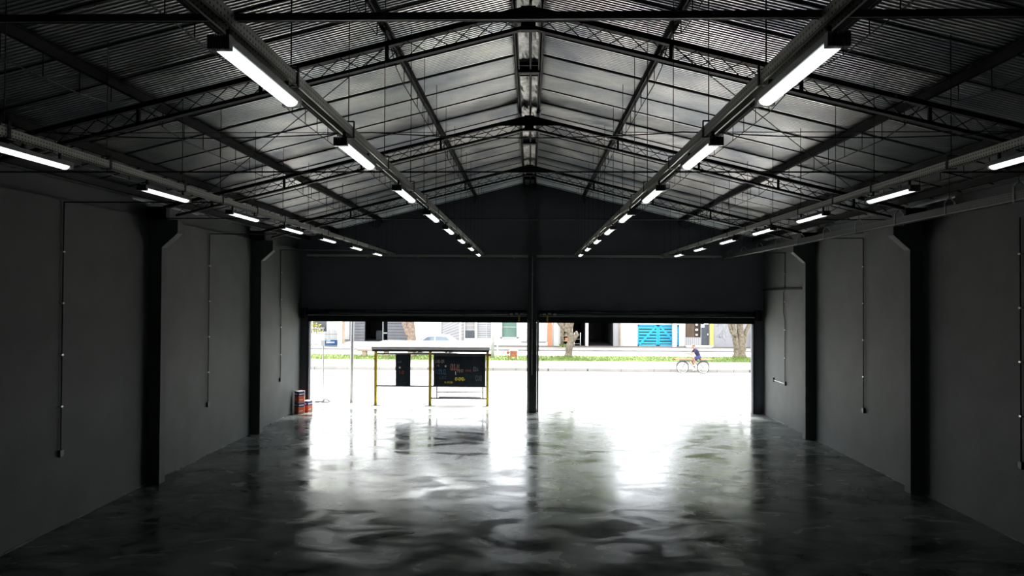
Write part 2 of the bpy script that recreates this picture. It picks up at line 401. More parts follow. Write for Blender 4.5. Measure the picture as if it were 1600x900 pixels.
# ridge spacers and ridge rod
for i, y in enumerate((13.1, 19.2, 25.0)):
    t = thing('ridge_spacer', (0, y, 8.8), ['black spacer block between the ridge purlins behind the nearest truss',
        'black spacer block between the ridge purlins behind the middle truss', 'black spacer block between the ridge purlins by the gable'][i], 'spacer', 'ridge spacer blocks')
    MB().box(-.2, .2, y-.05, y+.05, 8.80, 8.93).build('block', 'black', t)
    MB().box(-.2, .2, y-.26, y-.235, 8.86, 8.93).build('strap', 'black', t)
    MB().box(-.2, .2, y+.36, y+.375, 8.86, 8.89).build('strap', 'black', t)
b = MB().tube([(.03, 2, 8.86), (.03, YF, 8.86)], .022, 6).build('ridge_cable', 'black')
tag(b, 'thin black cable running along the underside of the roof ridge', 'cable')
# crumpled foil strip under the ridge
b = MB(); n = 120; vs = []; fs = []
for i in range(n+1):
    y = 3+24*i/n
    for j in range(7):
        x = -.19+.38*j/6; vs.append((x, y, 8.965-.02*abs(x)/.19+random.uniform(-.035, .012)))
for i in range(n):
    for j in range(6): fs.append((i*7+j, i*7+j+1, (i+1)*7+j+1, (i+1)*7+j))
tag(b.add(vs, fs).build('ridge_foil', 'foil'), 'crumpled silver foil strip under the roof ridge', 'foil')
# cross ties
def rod_thing(name, pts, r, m, label, cat, group=None):
    o = MB().tube(pts, r, 6).build(name, m); return tag(o, label, cat, group)
rod_thing('tie_rod', [(XL, 10.0, 6.33), (XR, 10.0, 6.33)], .013, 'black', 'straight black tie rod across the hall under the nearest truss', 'tie rod', 'tie rods across the hall')
rod_thing('tie_rod', [(XL, 16.05, 6.33), (XR, 16.05, 6.33)], .013, 'black', 'straight black tie rod across the hall under the middle truss', 'tie rod', 'tie rods across the hall')
pts = []
for i in range(33):
    x = -5.3+10.6*i/32; u = (x+5.3) % 3.53/3.53; pts.append((x, 7.3, 6.27-.07*4*u*(1-u)))
rod_thing('slack_wire', pts, .007, 'wire', 'thin slack wire sagging between the four lamp rails', 'wire')
# diagonal wind braces in the roof plane
def brace(p, q, label):
    P = lambda a: (a[0], a[1], RZ(a[0])-.20)
    rod_thing('wind_brace', [P(p), P(q)], .008, 'black', label, 'brace', 'thin diagonal roof braces')
for s, side in ((-1, 'left'), (1, 'right')):
    brace((s*2.1, 10.3), (s*7.5, 15.9), f'thin diagonal brace on the {side} roof slope, starting high at the nearest truss')
    brace((s*7.5, 10.3), (s*2.1, 15.9), f'thin diagonal brace on the {side} roof slope, starting low at the nearest truss')

# ------------------------------------------------------------------ lamp rails, hangers and lamps
ZL = 5.945           # underside of the lamps
def rail(x, y0, label):
    t = thing('lamp_rail', (x, (y0+26.85)/2, ZL+.19), label, 'rail', 'galvanized rails carrying the lamps')
    z0, z1, w = ZL+.165, ZL+.255, .05
    b = MB(); y1 = 26.85
    b.box(x-w, x+w, y0, y1, z1-.004, z1); b.box(x-w, x-w+.004, y0, y1, z0, z1); b.box(x+w-.004, x+w, y0, y1, z0, z1)
    b.box(x-w, x-w+.016, y0, y1, z0, z0+.004); b.box(x+w-.016, x+w, y0, y1, z0, z0+.004)
    b.build('channel', 'perf', t)
    y = y0+.35; k = 0
    ys = [v for v in (3.4, 5.17, 6.83, 8.52, 10.4, 11.7, 13.2, 14.7, 16.4, 17.9, 19.4, 20.9, 22.4, 23.9, 25.4, 26.5) if v > y0]
    for y in ys:
        q = MB(); q.box(x-w-.008, x-w-.002, y-.02, y+.02, z0-.01, z1+.06); q.box(x+w+.002, x+w+.008, y-.02, y+.02, z0-.01, z1+.06)
        q.box(x-w-.008, x+w+.008, y-.02, y+.02, z1+.055, z1+.062); q.box(x-w-.008, x+w+.008, y-.02, y+.02, z0-.014, z0-.008)
        q.build('hanger_clamp', 'black', t)
        MB().tube([(x, y, z1+.05), (x, y, RZ(x)-.004)], .0055, 5).build('hanger_rod', 'wire', t)
    return t
RAILS = [(-5.33, 'outer left', 3.2), (-1.79, 'inner left', 3.2), (1.81, 'inner right', 3.2), (5.20, 'outer right', 3.2)]
for x, nm, y0 in RAILS:
    rail(x, y0, f'long galvanized channel carrying the {nm} row of tube lamps')
YK = [3.95, 6.53, 9.30, 12.05, 14.65, 17.36, 20.28, 23.2]
def lamp(x, y, label):
    t = thing('tube_lamp', (x, y+.63, ZL), label, 'lamp', 'lit tube lamps under the rails')
    L = 1.27; z = ZL
    prof = [(-.062,.045)]
    b = MB(); top = []
    for i in range(9):                                          # finned back of the housing
        a = -.062+.124*i/8; top += [(a-.004, .085 if i % 2 == 0 else .068), (a+.004, .085 if i % 2 == 0 else .068)]
    poly = [(-.066,.038),(.066,.038),(.066,.060)]+[(u, v) for u, v in reversed(top)]+[(-.066,.060)]
    b.prism([(x+u, z+v) for u, v in poly], 'y', y+.03, y+L-.03); b.build('housing', 'lampbody', t)
    d = MB(); arc = [(.056*math.cos(PI+PI*i/10), .038+.040*math.sin(PI+PI*i/10)) for i in range(11)]
    d.prism([(x+u, z+v) for u, v in arc], 'y', y+.055, y+L-.055)
    o = d.build('diffuser', 'diffuser', t); tag(o, 'glowing white diffuser tube')
    for e in (0, 1):
        c = MB(); ye = y+(L if e else 0); d0 = -1 if e else 1
        for k in range(9):
            a = -.062+.124*k/8; c.box(x+a-.0045, x+a+.0045, min(ye, ye+d0*.05), max(ye, ye+d0*.05), z+.004, z+.088)
        c.box(x-.060, x+.060, min(ye+d0*.02, ye+d0*.055), max(ye+d0*.02, ye+d0*.055), z+.006, z+.082)
        c.build('end_cap', 'lampbody', t)
    for yy in (y+.14, y+L-.14):
        MB().box(x-.012, x+.012, yy-.012, yy+.012, z+.075, z+.168).build('bracket', 'black', t)
    return t
P0 = {}
first = None
for x, nm, y0 in RAILS:
    for k, y in enumerate(YK):
        if 'outer' in nm and k == 0: continue
        n = k if 'inner' in nm else k-1
        w = ordinal(n)+' lamp'
        lb = f'lit tube lamp, {w} from the viewer along the {nm} rail'
        if first is None: first = lamp(x, y, lb); P0 = (x, y)
        else: dup(first, (x-P0[0], y-P0[1], 0), lb)
# perforated channel across the hall, near the viewer
t = thing('cross_channel', (0, 4.1, 6.2), 'dark perforated channel crossing the hall above the nearest lamps', 'channel')
b = MB(); y = 4.1
b.box(XL, XR, y-.019, y-.015, 6.168, 6.210); b.box(XL, XR, y+.015, y+.019, 6.168, 6.210); b.box(XL, XR, y-.019, y+.019, 6.208, 6.211)
b.build('channel', 'darksteel', t)
MB().box(XL, XR, y-.0195, y-.013, 6.163, 6.168).build('slotted_lip', 'perf', t)
# cable tray across the gable
t = thing('cable_tray', (0, 26.9, 6.08), 'grey cable tray crossing the dark gable above the doors', 'cable tray')
b = MB(); b.box(-8.8, 7.66, 26.84, 26.845, 6.06, 6.15); b.box(-8.8, 7.66, 26.96, 26.965, 6.06, 6.15); b.box(-8.8, 7.66, 26.84, 26.965, 6.06, 6.064)
b.build('trough', 'perf', t)
for x in (-8.4, -6.4, -4.4, -2.4, -.6, 1.2, 3.2, 5.2, 7.2): MB().box(x-.02, x+.02, 26.85, YF-.004, 6.03, 6.06).build('wall_bracket', 'galv', t)
# perforated tray hung along the right wall
t = thing('cable_tray', (7.6, 15, 6.03), 'perforated cable tray hung along the right wall', 'cable tray')
b = MB(); x0, x1, ya, yb = 7.50, 7.66, 3.0, 26.9; z0 = 6.02
b.box(x0, x0+.004, ya, yb, z0, z0+.14); b.box(x1-.004, x1, ya, yb, z0, z0+.14); b.box(x0, x1, ya, yb, z0, z0+.004)
b.build('trough', 'tray', t)
MB().box(x0-.012, x0, ya, yb, z0-.004, z0+.006).build('bottom_lip', 'zinc', t)
for y in (9.0, 10.75, 12.5, 14.2, 15.9, 17.6, 19.3, 21.0, 22.7, 24.4, 26.1):
    q = MB(); q.box(x0-.012, x0-.004, y-.02, y+.02, z0-.02, z0+.22); q.box(x1+.004, x1+.012, y-.02, y+.02, z0-.02, z0+.22)
    q.box(x0-.012, x1+.012, y-.02, y+.02, z0-.026, z0-.018); q.bar((x0-.008, y, z0+.22), (x0+.06, y, z0+.30), .04, .006); q.bar((x1+.008, y, z0+.22), (x0+.09, y, z0+.30), .04, .006)
    q.build('hanger', 'pole', t)
    MB().tube([(x0+.075, y, z0+.28), (x0+.075, y, RZ(x0+.075)-.005)], .005, 5).build('hanger_rod', 'wire', t)

# conduits on the side walls
def conduit(xw, s, y, ztop, zbot, label, top_to=None, kinks=()):
    t = thing('wall_conduit', (xw, y, zbot), label, 'conduit', 'conduits on the side walls')
    x = xw+s*.03
    pts = [(x, y, zbot+.08)]+[(x, y+dy, z) for dy, z in kinks]+[(x, y+(kinks[-1][0] if kinks else 0), ztop)]
    MB().tube(pts, .014, 8).build('pipe', 'conduit', t)
    MB().box(min(xw, xw+s*.06), max(xw, xw+s*.06), y-.05, y+.05, zbot-.06, zbot+.08).build('outlet_box', 'conduit', t, bevel=.006)
    z = zbot+.9
    while z < ztop-.2:
        MB().box(min(xw, xw+s*.05), max(xw, xw+s*.05), y-.028, y+.028, z, z+.03).build('clip', 'galv', t); z += 1.0
    if top_to is not None:
        MB().tube([(x, y, ztop), (top_to, y, ztop)], .014, 8).build('branch_pipe', 'conduit', t)
    return t
conduit(XL, 1, 13.05, 6.30, 1.42, 'thin vertical conduit on the left wall, nearest to the viewer', -5.4)
conduit(XL, 1, 19.1, 6.24, 1.42, 'thin vertical conduit on the left wall, between its two columns', -5.4)
conduit(XL, 1, 24.7, 6.18, 1.44, 'thin vertical conduit on the left wall, beside the paint tins', -5.4, kinks=((-.0, 4.0), (-.08, 4.12)))
conduit(XR, -1, 12.92, 6.02, 1.43, 'thin vertical conduit on the right wall, nearest to the viewer')
conduit(XR, -1, 18.9, 6.15, 1.46, 'thin vertical conduit on the right wall, between its two columns', 7.7)
t = conduit(XR, -1, 24.64, 6.12, 1.46, 'branching conduit on the right wall beside the street door', 7.7, kinks=((0, 3.7), (.14, 4.0), (.14, 4.7), (0, 4.84)))
MB().tube([(XR-.03, 24.64, 1.46), (XR-.03, 25.8, 1.46)], .012, 8).build('branch_pipe', 'galv', t)
MB().box(XR-.06, XR, 25.75, 25.86, 1.40, 1.54).build('outlet_box', 'conduit', t, bevel=.006)
MB().box(XR-.05, XR, 23.05, 26.95, 4.80, 4.86).build('duct', 'black', t)

# ------------------------------------------------------------------ street doors
t = thing('steel_column', (.155, 26.85, 0), 'dark steel column standing between the two street doors', 'column')
MB().box(-.03, .28, 26.74, 27.0, 3.5, 8.96).build('upper_box', 'darksteel', t)
MB().box(.005, .305, 26.70, 27.0, 0, 3.5).build('lower_box', 'darksteel', t, bevel=.006)
MB().box(-.02, .33, 26.62, 27.06, 0, .02).build('base_plate', 'darksteel', t)
t2 = thing('wall_conduit', (.12, 26.68, 1.4), 'thin grey conduit running down the steel column between the doors', 'conduit')
MB().tube([(.125, 26.715, 1.45), (.125, 26.68, 1.5), (.125, 26.68, 6.1)], .013, 8).build('pipe', 'galv', t2)
MB().box(.09, .16, 26.66, 26.70, 1.33, 1.47).build('outlet_box', 'darksteel', t2)
for z in (2.3, 3.2, 4.4, 5.4): MB().box(.098, .152, 26.685, 26.74, z, z+.03).build('clip', 'galv', t2)
def shutter(xa, xb, side):
    t = thing('roller_shutter', ((xa+xb)/2, 26.85, 3.6), f'raised dark roller shutter over the {side} street doorway', 'roller shutter', 'raised roller shutters')
    wl, wr = (xa-.27, xb) if side == 'left' else (xa, xb+.27)
    n = 22; b = MB(); vs = []
    MB().tube([(wl, 26.80, 3.86), (wr, 26.80, 3.86)], .125, 24).build('rolled_curtain', 'drum', t, smooth=True)
    c = MB()
    for k in range(4): c.box(xa, xb, 27.02, 27.04, 3.51+k*.06, 3.563+k*.06)
    c.build('curtain', 'drum', t)
    MB().box(xa, xb, 26.70, 26.74, 3.735, 3.765).build('bottom_bar', 'galv', t)
    MB().box(xa, xb, 26.74, 27.0, 3.50, 3.73).build('lintel', 'black', t)
    for k, xx in enumerate((xa, xb)):
        s = -1 if k == 0 else 1
        inner = (side == 'left' and k == 1) or (side == 'right' and k == 0)
        w = .08
        b = MB(); x0, x1 = sorted((xx, xx+s*w))
        b.box(x0, x1, 26.90, 26.915, 0, 3.6); b.box(x0, x1, 27.045, 27.06, 0, 3.6)
        xo0, xo1 = sorted((xx+s*w, xx+s*(w-.01))); b.box(xo0, xo1, 26.9, 27.06, 0, 3.6)
        o = b.build('guide_rail', 'galv' if inner else 'darksteel', t)
    xi = xb-.12 if side == 'left' else xa+.12; s = -1 if side == 'left' else 1
    q = MB()
    for k in range(3): q.box(*sorted((xi+s*(.03+.2*k), xi+s*(.15+.2*k))), 26.64, 26.68, 3.80+.02*(k % 2), 3.86+.02*(k % 2))
    q.build('drive_bracket', 'zinc', t)
    MB().box(*sorted((xi+s*.16, xi+s*.23)), 26.62, 26.66, 3.57, 3.80).build('pull_handle', 'yellow', t, bevel=.01)
    xo = wl if side == 'left' else wr
    so = 1 if side == 'left' else -1
    MB().box(*sorted((xo, xo+so*.2)), 26.62, 26.99, 3.62, 4.03).build('end_box', 'black', t, bevel=.01)
    return t
shutter(-8.70, -.075, 'left'); shutter(.39, 8.71, 'right')

# paint tins by the left door jamb
def tin(x, y, z, rot, label):
    t = thing('paint_tin', (x, y, z), label, 'paint tin', 'orange and blue paint tins')
    def sq(r, z0, z1, nm, m):
        c, s = math.cos(rot), math.sin(rot); k = .03; P = []
        for a, b_ in ((-r+k,-r),(r-k,-r),(r,-r+k),(r,r-k),(r-k,r),(-r+k,r),(-r,r-k),(-r,-r+k)):
            P.append((x+a*c-b_*s, y+a*s+b_*c))
        MB().prism(P, 'z', z0, z1).build(nm, m, t)
    sq(.155, z, z+.012, 'bottom_rim', 'tin'); sq(.150, z+.012, z+.25, 'lower_print', 'orange')
    sq(.150, z+.25, z+.40, 'upper_print', 'bluep'); sq(.155, z+.40, z+.425, 'top_rim', 'tin')
    b = MB(); c, s = math.cos(rot), math.sin(rot)
    for (u0, u1, zz, hh) in ((-.11, .10, .315, .035), (-.09, .05, .10, .02)):
        for fx, fy in ((0,-1), (1,0)):
            pass
        pa = (x+u0*c+.152*s, y+u0*s-.152*c, z+zz); pb = (x+u1*c+.152*s, y+u1*s-.152*c, z+zz)
        b.bar(pa, pb, .004, hh)
        pa = (x+.152*c-u0*s, y+.152*s+u0*c, z+zz); pb = (x+.152*c-u1*s, y+.152*s+u1*c, z+zz)
        b.bar(pa, pb, .004, hh)
    b.build('white_print', 'paper', t)
    return t
tin(-8.80, 26.15, 0, -.75, 'orange and blue paint tin at the bottom of the stack by the left jamb')
tin(-8.80, 26.15, .425, -.72, 'orange and blue paint tin on top of the stack by the left jamb')
tin(-8.62, 26.55, 0, -.5, 'single orange and blue paint tin on the floor behind the stacked tins')

# ------------------------------------------------------------------ street: ground
GX0, GX1 = -60, 60
struct(MB().box(GX0, GX1, 27.3, 33.0, -.2, 0).build('near_sidewalk', 'concrete'))
struct(MB().box(GX0, GX1, 33.0, 41.9, -.2, -.03).build('street', 'asphalt'))
b = MB()
for y, w in ((34.6, .10), (37.3, .12), (39.3, .14), (40.4, .22)): b.box(GX0, GX1, y, y+w, -.03, -.026)
struct(b.build('lane_line', 'lane'))
b = MB(); x = GX0
while x < GX1:
    l = random.choice((1.0, 1.0, 1.4, 2.0)); g_ = random.choice((.02, .02, .03, .09)); b.box(x, x+l-g_, 41.9, 42.1, -.2, .17); x += l
struct(b.build('kerb', 'kerb'))
struct(MB().box(GX0, GX1, 42.1, 46.9, -.2, .15).build('median_paving', 'kerb'))
struct(MB().box(GX0, GX1, 46.9, 50.9, -.2, .15).build('lawn_strip', 'soil'))
struct(MB().box(GX0, GX1, 50.9, 51.1, -.2, .16).build('far_kerb', 'kerb'))
struct(MB().box(GX0, GX1, 51.1, 57.2, -.2, 0).build('far_street', 'asphalt'))
b = MB(); b.box(GX0, GX1, 57.2, 57.35, -.2, .12)
struct(b.build('sidewalk_kerb', 'lane'))
struct(MB().box(GX0, GX1, 57.35, 110, -.2, .12).build('far_sidewalk', 'pavement'))
# grass blades
b = MB(); rg = random.Random(5)
TR = (-8.8, 2.85, 15.3)
for i in range(15000):
    x = rg.uniform(-24, 24); y = rg.uniform(46.85, 50.8)
    near = min(abs(x-t) for t in TR)
    h = rg.uniform(.05, .13)*(1+1.3*math.exp(-(near/1.1)**2)*(1 if y > 49 else .4)); a = rg.uniform(0, PI); w = .022
    dx, dy = math.cos(a)*w, math.sin(a)*w; lx, ly = rg.uniform(-.05, .05), rg.uniform(-.05, .05)
    b.add([(x-dx, y-dy, .14), (x+dx, y+dy, .14), (x+lx, y+ly, .15+h)], [(0,1,2)])
tag(b.build('grass', 'grass', fix=False), 'short bright green grass on the median strip', 'grass', kind='stuff')

# ------------------------------------------------------------------ bus shelter
t = thing('bus_shelter', (-4.05, 28.2, 0), 'yellow-posted bus shelter with black graffiti panels on the near sidewalk', 'bus shelter')
for x in (-6.33, -4.07, -1.70):
    o = MB().box(x-.055, x+.055, 28.15, 28.26, 0, 2.24).build('post', 'yellow', t, bevel=.008)
    tag(o, 'yellow post'); MB().box(x-.20, x+.20, 28.06, 28.35, 0, .018).build('base_plate', 'darksteel', o)
b = MB()                                                       # sheet roof rising towards the road
n = 8; P = []
for i in range(n+1):
    u = i/n; P.append((28.0+2.3*u, 2.44+.10*math.sin(u*PI*.55)))
P2 = [(y, z-.03) for y, z in reversed(P)]
b.prism(P+P2, 'x', -6.46, -1.60); b.build('roof', 'white', t)
MB().box(-6.46, -1.60, 27.97, 28.01, 2.32, 2.445).build('upper_fascia', 'concrete', t)
MB().box(-6.44, -1.62, 27.985, 28.02, 2.23, 2.32).build('lower_fascia', 'darksteel', t)
for x in (-6.33, -4.07, -1.70): MB().bar((x, 28.2, 2.2), (x, 30.1, 2.44), .06, .06).build('roof_arm', 'yellow', t)
MB().box(-1.76, -1.55, 28.12, 28.2, 2.06, 2.16).build('corner_bracket', 'rust', t)
MB().tube([(-6.33, 28.2, 2.13), (-1.70, 28.2, 2.13)], .034, 8).build('top_rail', 'darksteel', t)
MB().tube([(-6.33, 28.2, .80), (-1.70, 28.2, .80)], .034, 8).build('middle_rail', 'darksteel', t)
MB().tube([(-4.07, 28.2, .31), (-1.70, 28.2, .31)], .034, 8).build('bench_rail', 'darksteel', t)
tag(MB().box(-3.72, -1.96, 28.22, 28.62, .33, .37).build('bench_seat', 'pole', t, bevel=.01), 'grey bench seat')
MB().tube([(-3.78, 28.2, .57), (-1.90, 28.2, .57)], .026, 8).build('bench_back', 'darksteel', t)
for x in (-3.79, -1.89): MB().tube([(x, 28.2, .31), (x, 28.2, .80)], .026, 8).build('bench_upright', 'darksteel', t)
pan = MB().box(-3.89, -1.82, 28.17, 28.20, .80, 2.08).build('large_panel', 'panel', t, bevel=.006); tag(pan, 'large black graffiti panel')
fr = MB(); fr.box(-3.93, -3.87, 28.15, 28.23, .78, 2.10); fr.box(-1.84, -1.78, 28.15, 28.23, .78, 2.10); fr.box(-3.87, -1.84, 28.15, 28.23, 2.04, 2.11)
fr.build('panel_frame', 'darksteel', pan)
pan2 = MB().box(-5.50, -4.88, 28.17, 28.20, .80, 2.10).build('small_panel', 'panel', t, bevel=.006); tag(pan2, 'narrow black panel')
def tagstroke(seed, cx, cz, w, h, n, m, parent, name='graffiti_tag', r=.012):
    rr = random.Random(seed); b = MB()
    x = cx-w/2; st = w/n
    for k in range(n):
        kind = rr.choice('zloc'); x0 = x+st*k; x1 = x0+st*.85; zt = cz+h/2*rr.uniform(.6, 1); zb = cz-h/2*rr.uniform(.6, 1); y = 28.166
        if kind == 'z': p = [(x0,y,zb),(x0+.1*st,y,zt),(x0+.5*st,y,(zt+zb)/2),(x1,y,zt),(x1,y,zb)]
        elif kind == 'l': p = [(x0,y,zt),(x0,y,zb),(x1,y,zb+.2*h)]
        elif kind == 'o': p = [((x0+x1)/2+st*.4*math.cos(2*PI*i/9), y, cz+(zt-zb)/2*math.sin(2*PI*i/9)) for i in range(10)]
        else: p = [((x0+x1)/2+st*.4*math.cos(.7+5*i/8), y, cz+(zt-zb)/2*math.sin(.7+5*i/8)) for i in range(9)]
        b.tube(p, r, 5)
    # flattened paint: thickness is small against the panel
    b.v = [(vx, 28.166+(vy-28.166)*.3, vz) for vx, vy, vz in b.v]
    b.build(name, m, parent)
tagstroke(1, -3.67, 1.83, .36, .16, 6, 'gbeige', pan); tagstroke(2, -3.72, 1.66, .14, .12, 2, 'gbeige', pan, r=.008)
tagstroke(3, -3.60, 1.40, .46, .26, 6, 'gblue', pan); tagstroke(4, -3.52, 1.16, .3, .12, 3, 'gblue', pan, r=.008)
tagstroke(5, -3.05, 1.60, .36, .30, 4, 'gpink', pan); tagstroke(6, -2.82, 1.45, .26, .18, 3, 'gpink', pan); tagstroke(7, -3.06, 1.52, .26, .12, 3, 'gred', pan)
tagstroke(8, -2.48, 1.46, .22, .09, 4, 'gred', pan); tagstroke(9, -2.82, 1.11, .42, .15, 6, 'gyel', pan, r=.016)
tagstroke(10, -3.30, .97, .34, .09, 6, 'gyel', pan, r=.006); tagstroke(11, -2.17, 1.52, .24, .20, 4, 'ggrey', pan); tagstroke(12, -2.05, 1.15, .26, .3, 3, 'ggrey', pan, r=.008)
MB().box(-3.46, -3.40, 28.155, 28.17, 1.60, 1.67).build('sticker', 'gwhite', pan); MB().tube([(-3.02, 28.164, 1.42), (-3.01, 28.164, 1.28)], .012, 6).build('paint_drip', 'gwhite', pan)
MB().box(-5.36, -5.29, 28.155, 28.17, 1.53, 1.60).build('sticker', 'gwhite', pan2)
tagstroke(21, -5.24, 1.37, .18, .18, 2, 'gred', pan2); tagstroke(22, -5.32, 1.80, .15, .1, 2, 'ggrey', pan2)

# blue stop sign on a stand and grey utility pole
t = thing('stop_sign', (-8.68, 28.76, 0), 'small blue sign box on a thin white pole by the left jamb', 'sign')
MB().tube([(-8.68, 28.76, .05), (-8.69, 28.76, 2.66)], .032, 8).build('pole', 'pole', t)
s_ = MB().box(-8.60, -8.09, 28.72, 28.80, 2.41, 2.66).build('sign_box', 'signblue', t, bevel=.01)
MB().box(-8.60, -8.09, 28.70, 28.81, 2.355, 2.405).build('bottom_frame', 'pole', s_)
b = MB(); rr = random.Random(3)
def glyphs(b, x, z, h, widths, y=28.712):
    for w in widths:
        b.box(x, x+.012, y, y+.008, z, z+h); b.box(x, x+w, y, y+.008, z+h-.012, z+h)
        b.box(x, x+w*.8, y, y+.008, z+h*.42, z+h*.42+.012); b.box(x+w-.012, x+w, y, y+.008, z+h*.2, z+h); x += w+.016
glyphs(b, -8.55, 2.60, .035, (.03, .03, .03, .03)); glyphs(b, -8.55, 2.51, .068, (.045, .04, .045, .04, .045, .045))
tag(b.build('lettering', 'paper', s_), 'white lettering')
MB().box(-8.78, -8.60, 28.70, 28.82, 2.38, 2.64).build('side_box', 'pole', t, bevel=.01)
MB().tube([(-9.02, 28.7, .03), (-8.85, 28.75, .045), (-8.68, 28.76, .05)], .04, 8).build('foot', 'darksteel', t)
MB().tube([(-8.68, 28.76, .05), (-8.58, 28.7, .16), (-8.46, 28.72, .12), (-8.40, 28.78, .03)], .034, 8).build('foot', 'darksteel', t)
MB().tube([(-8.72, 28.76, .03), (-8.42, 28.66, .03)], .03, 8).build('foot', 'darksteel', t)
t = thing('utility_pole', (-7.46, 28.7, 0), 'slim grey utility pole between the blue sign and the shelter', 'pole')
MB().tube([(-7.47, 28.7, 0), (-7.42, 28.7, 6.0)], .070, 14).build('shaft', 'pole', t, smooth=True)
MB().tube([(-7.47, 28.7, 0), (-7.47, 28.7, .05)], .09, 14).build('base_collar', 'pole', t)
t = thing('utility_pole', (-2.66, 49.3, .15), 'white painted pole on the median, right of the shelter', 'pole')
MB().tube([(-2.66, 49.3, .13), (-2.66, 49.3, 7.5)], [.13, .10], 14).build('shaft', 'white', t, smooth=True)
MB().tube([(-2.30, 49.3, .13), (-2.30, 49.3, 3.6)], .05, 10).build('cable_pipe', 'white', t)
for z in (1.2, 2.4): MB().box(-2.78, -2.26, 49.26, 49.34, z, z+.05).build('clamp', 'pole', t)

# ------------------------------------------------------------------ trees on the median
def tree(x, y, limbs, crown, m, label, n, seed, lm='leaf'):
    t = thing('street_tree', (x, y, .13), label, 'tree', 'trees on the median')
    b = MB(); rr = random.Random(seed)
    for pts, rs in limbs:
        P = []; R = []
        for i in range(len(pts)-1):
            for k in range(4):
                u = k/4; p = Vector(pts[i]).lerp(Vector(pts[i+1]), u)
                P.append(p+Vector((rr.uniform(-.02, .02), rr.uniform(-.02, .02), 0))*(1 if i+k else 0)); R.append((rs[i]*(1-u)+rs[i+1]*u)*rr.uniform(.92, 1.08))
        P.append(Vector(pts[-1])); R.append(rs[-1]); b.tube(P, R, 10)
    b.build('trunk', m, t, smooth=True)
    c = MB()
    for i in range(n):
        cx, cy, cz, r, rz = crown[i % len(crown)]
        d = Vector((rr.gauss(0, 1), rr.gauss(0, 1), rr.gauss(0, 1))).normalized()*(rr.random()**.4)
        p = Vector((cx+d.x*r, cy+d.y*r, cz+d.z*rz)); s = rr.uniform(.10, .2)
        a = Vector((rr.gauss(0, 1), rr.gauss(0, 1), rr.gauss(0, .5))).normalized(); q = a.cross(Vector((rr.gauss(0, 1), rr.gauss(0, 1), rr.gauss(0, 1)))).normalized()
        c.add([p-a*s, p+q*s*.5, p+a*s, p-q*s*.5], [(0,1,2,3)])
    c.build('crown', lm, t, fix=False)
    return t
T = 2.85
tree(T, 50.3, [([(T,50.3,.1),(T+.05,50.3,.8),(T+.22,50.3,1.5),(T+.02,50.3,2.1),(T+.18,50.3,2.6),(T+.35,50.3,4.6)], [.33,.27,.27,.26,.22,.15]),
               ([(T+.1,50.3,1.9),(T-.45,50.3,2.35),(T-.75,50.3,2.7),(T-1.5,50.1,5)], [.22,.17,.15,.08]),
               ([(T+.25,50.3,1.3),(T+.62,50.3,1.75),(T+.55,50.3,2.0)], [.2,.15,.08]),
               ([(T-.6,50.3,2.5),(T-.62,50.5,4.5)], [.12,.06])],
     [(2.6,50.3,6.0,2.5,2.0),(1.2,50.1,7.6,2.0,1.7),(4.2,50.6,7.4,2.1,1.8),(3.0,50.0,9.3,2.4,1.7),(3.2,50.4,11.6,2.5,1.8),(4.9,50.2,6.2,1.6,1.6),(5.1,50.4,9.2,1.6,1.7),(1.8,50.8,5.2,1.8,1.4)], 'bark',
     'forked grey-brown street tree just right of the steel column', 9500, 1)
T = 15.3
tree(T, 50.5, [([(T-.15,50.5,.1),(T-.12,50.5,.6),(T-.25,50.5,1.5),(T-.5,50.5,2.6),(T-1.3,50.4,5)], [.34,.27,.22,.18,.10]),
               ([(T+.15,50.5,.1),(T+.12,50.5,.7),(T+.15,50.5,1.5),(T+.05,50.5,2.6),(T+.2,50.4,5.5)], [.34,.28,.24,.22,.12]),
               ([(T+.25,50.6,.1),(T+.25,50.6,1.0),(T+.5,50.6,2.0),(T+.85,50.6,2.8),(T+1.9,50.6,5)], [.30,.24,.16,.12,.07]),
               ([(T-.3,50.4,1.7),(T-.62,50.4,2.1),(T-.8,50.4,2.75)], [.14,.12,.09])],
     [(14.0,50.5,6.2,2.5,2.1),(16.2,50.3,6.6,2.6,2.2),(15.0,50.2,8.6,2.8,1.9),(15.2,50.5,11.2,3.2,1.9),(11.7,50.4,6.6,1.7,1.6),(11.5,50.4,9.3,1.8,1.8),(12.6,50.5,7.8,1.8,1.5),(17.6,50.8,8.2,2.2,1.8),(13.2,50.3,5.0,1.6,1.1)], 'bark',
     'thick multi-stemmed street tree at the right end of the doorway', 10500, 2)
T = -8.75
tree(T, 50.2, [([(T+.12,50.2,.1),(T+.12,50.2,1.0),(T+.05,50.2,2.0),(T-.05,50.2,2.9),(T+.3,50.2,5)], [.36,.32,.29,.27,.16]),
               ([(T-.1,50.2,1.6),(T-.42,50.2,2.35),(T-.75,50.2,3.0),(T-1.4,50.2,5)], [.2,.16,.13,.07])],
     [(-8.2,50.2,6.2,2.6,1.6),(-6.2,50.3,7.0,2.4,1.6),(-4.6,50.1,7.9,2.2,1.5),(-9.6,50.4,8.3,1.8,1.3),(-12.0,50.3,8.3,2.6,1.6),(-14.6,50.3,8.8,2.4,1.4)], 'pinkbark',
     'pale brown street tree standing behind the bus shelter', 6400, 3)

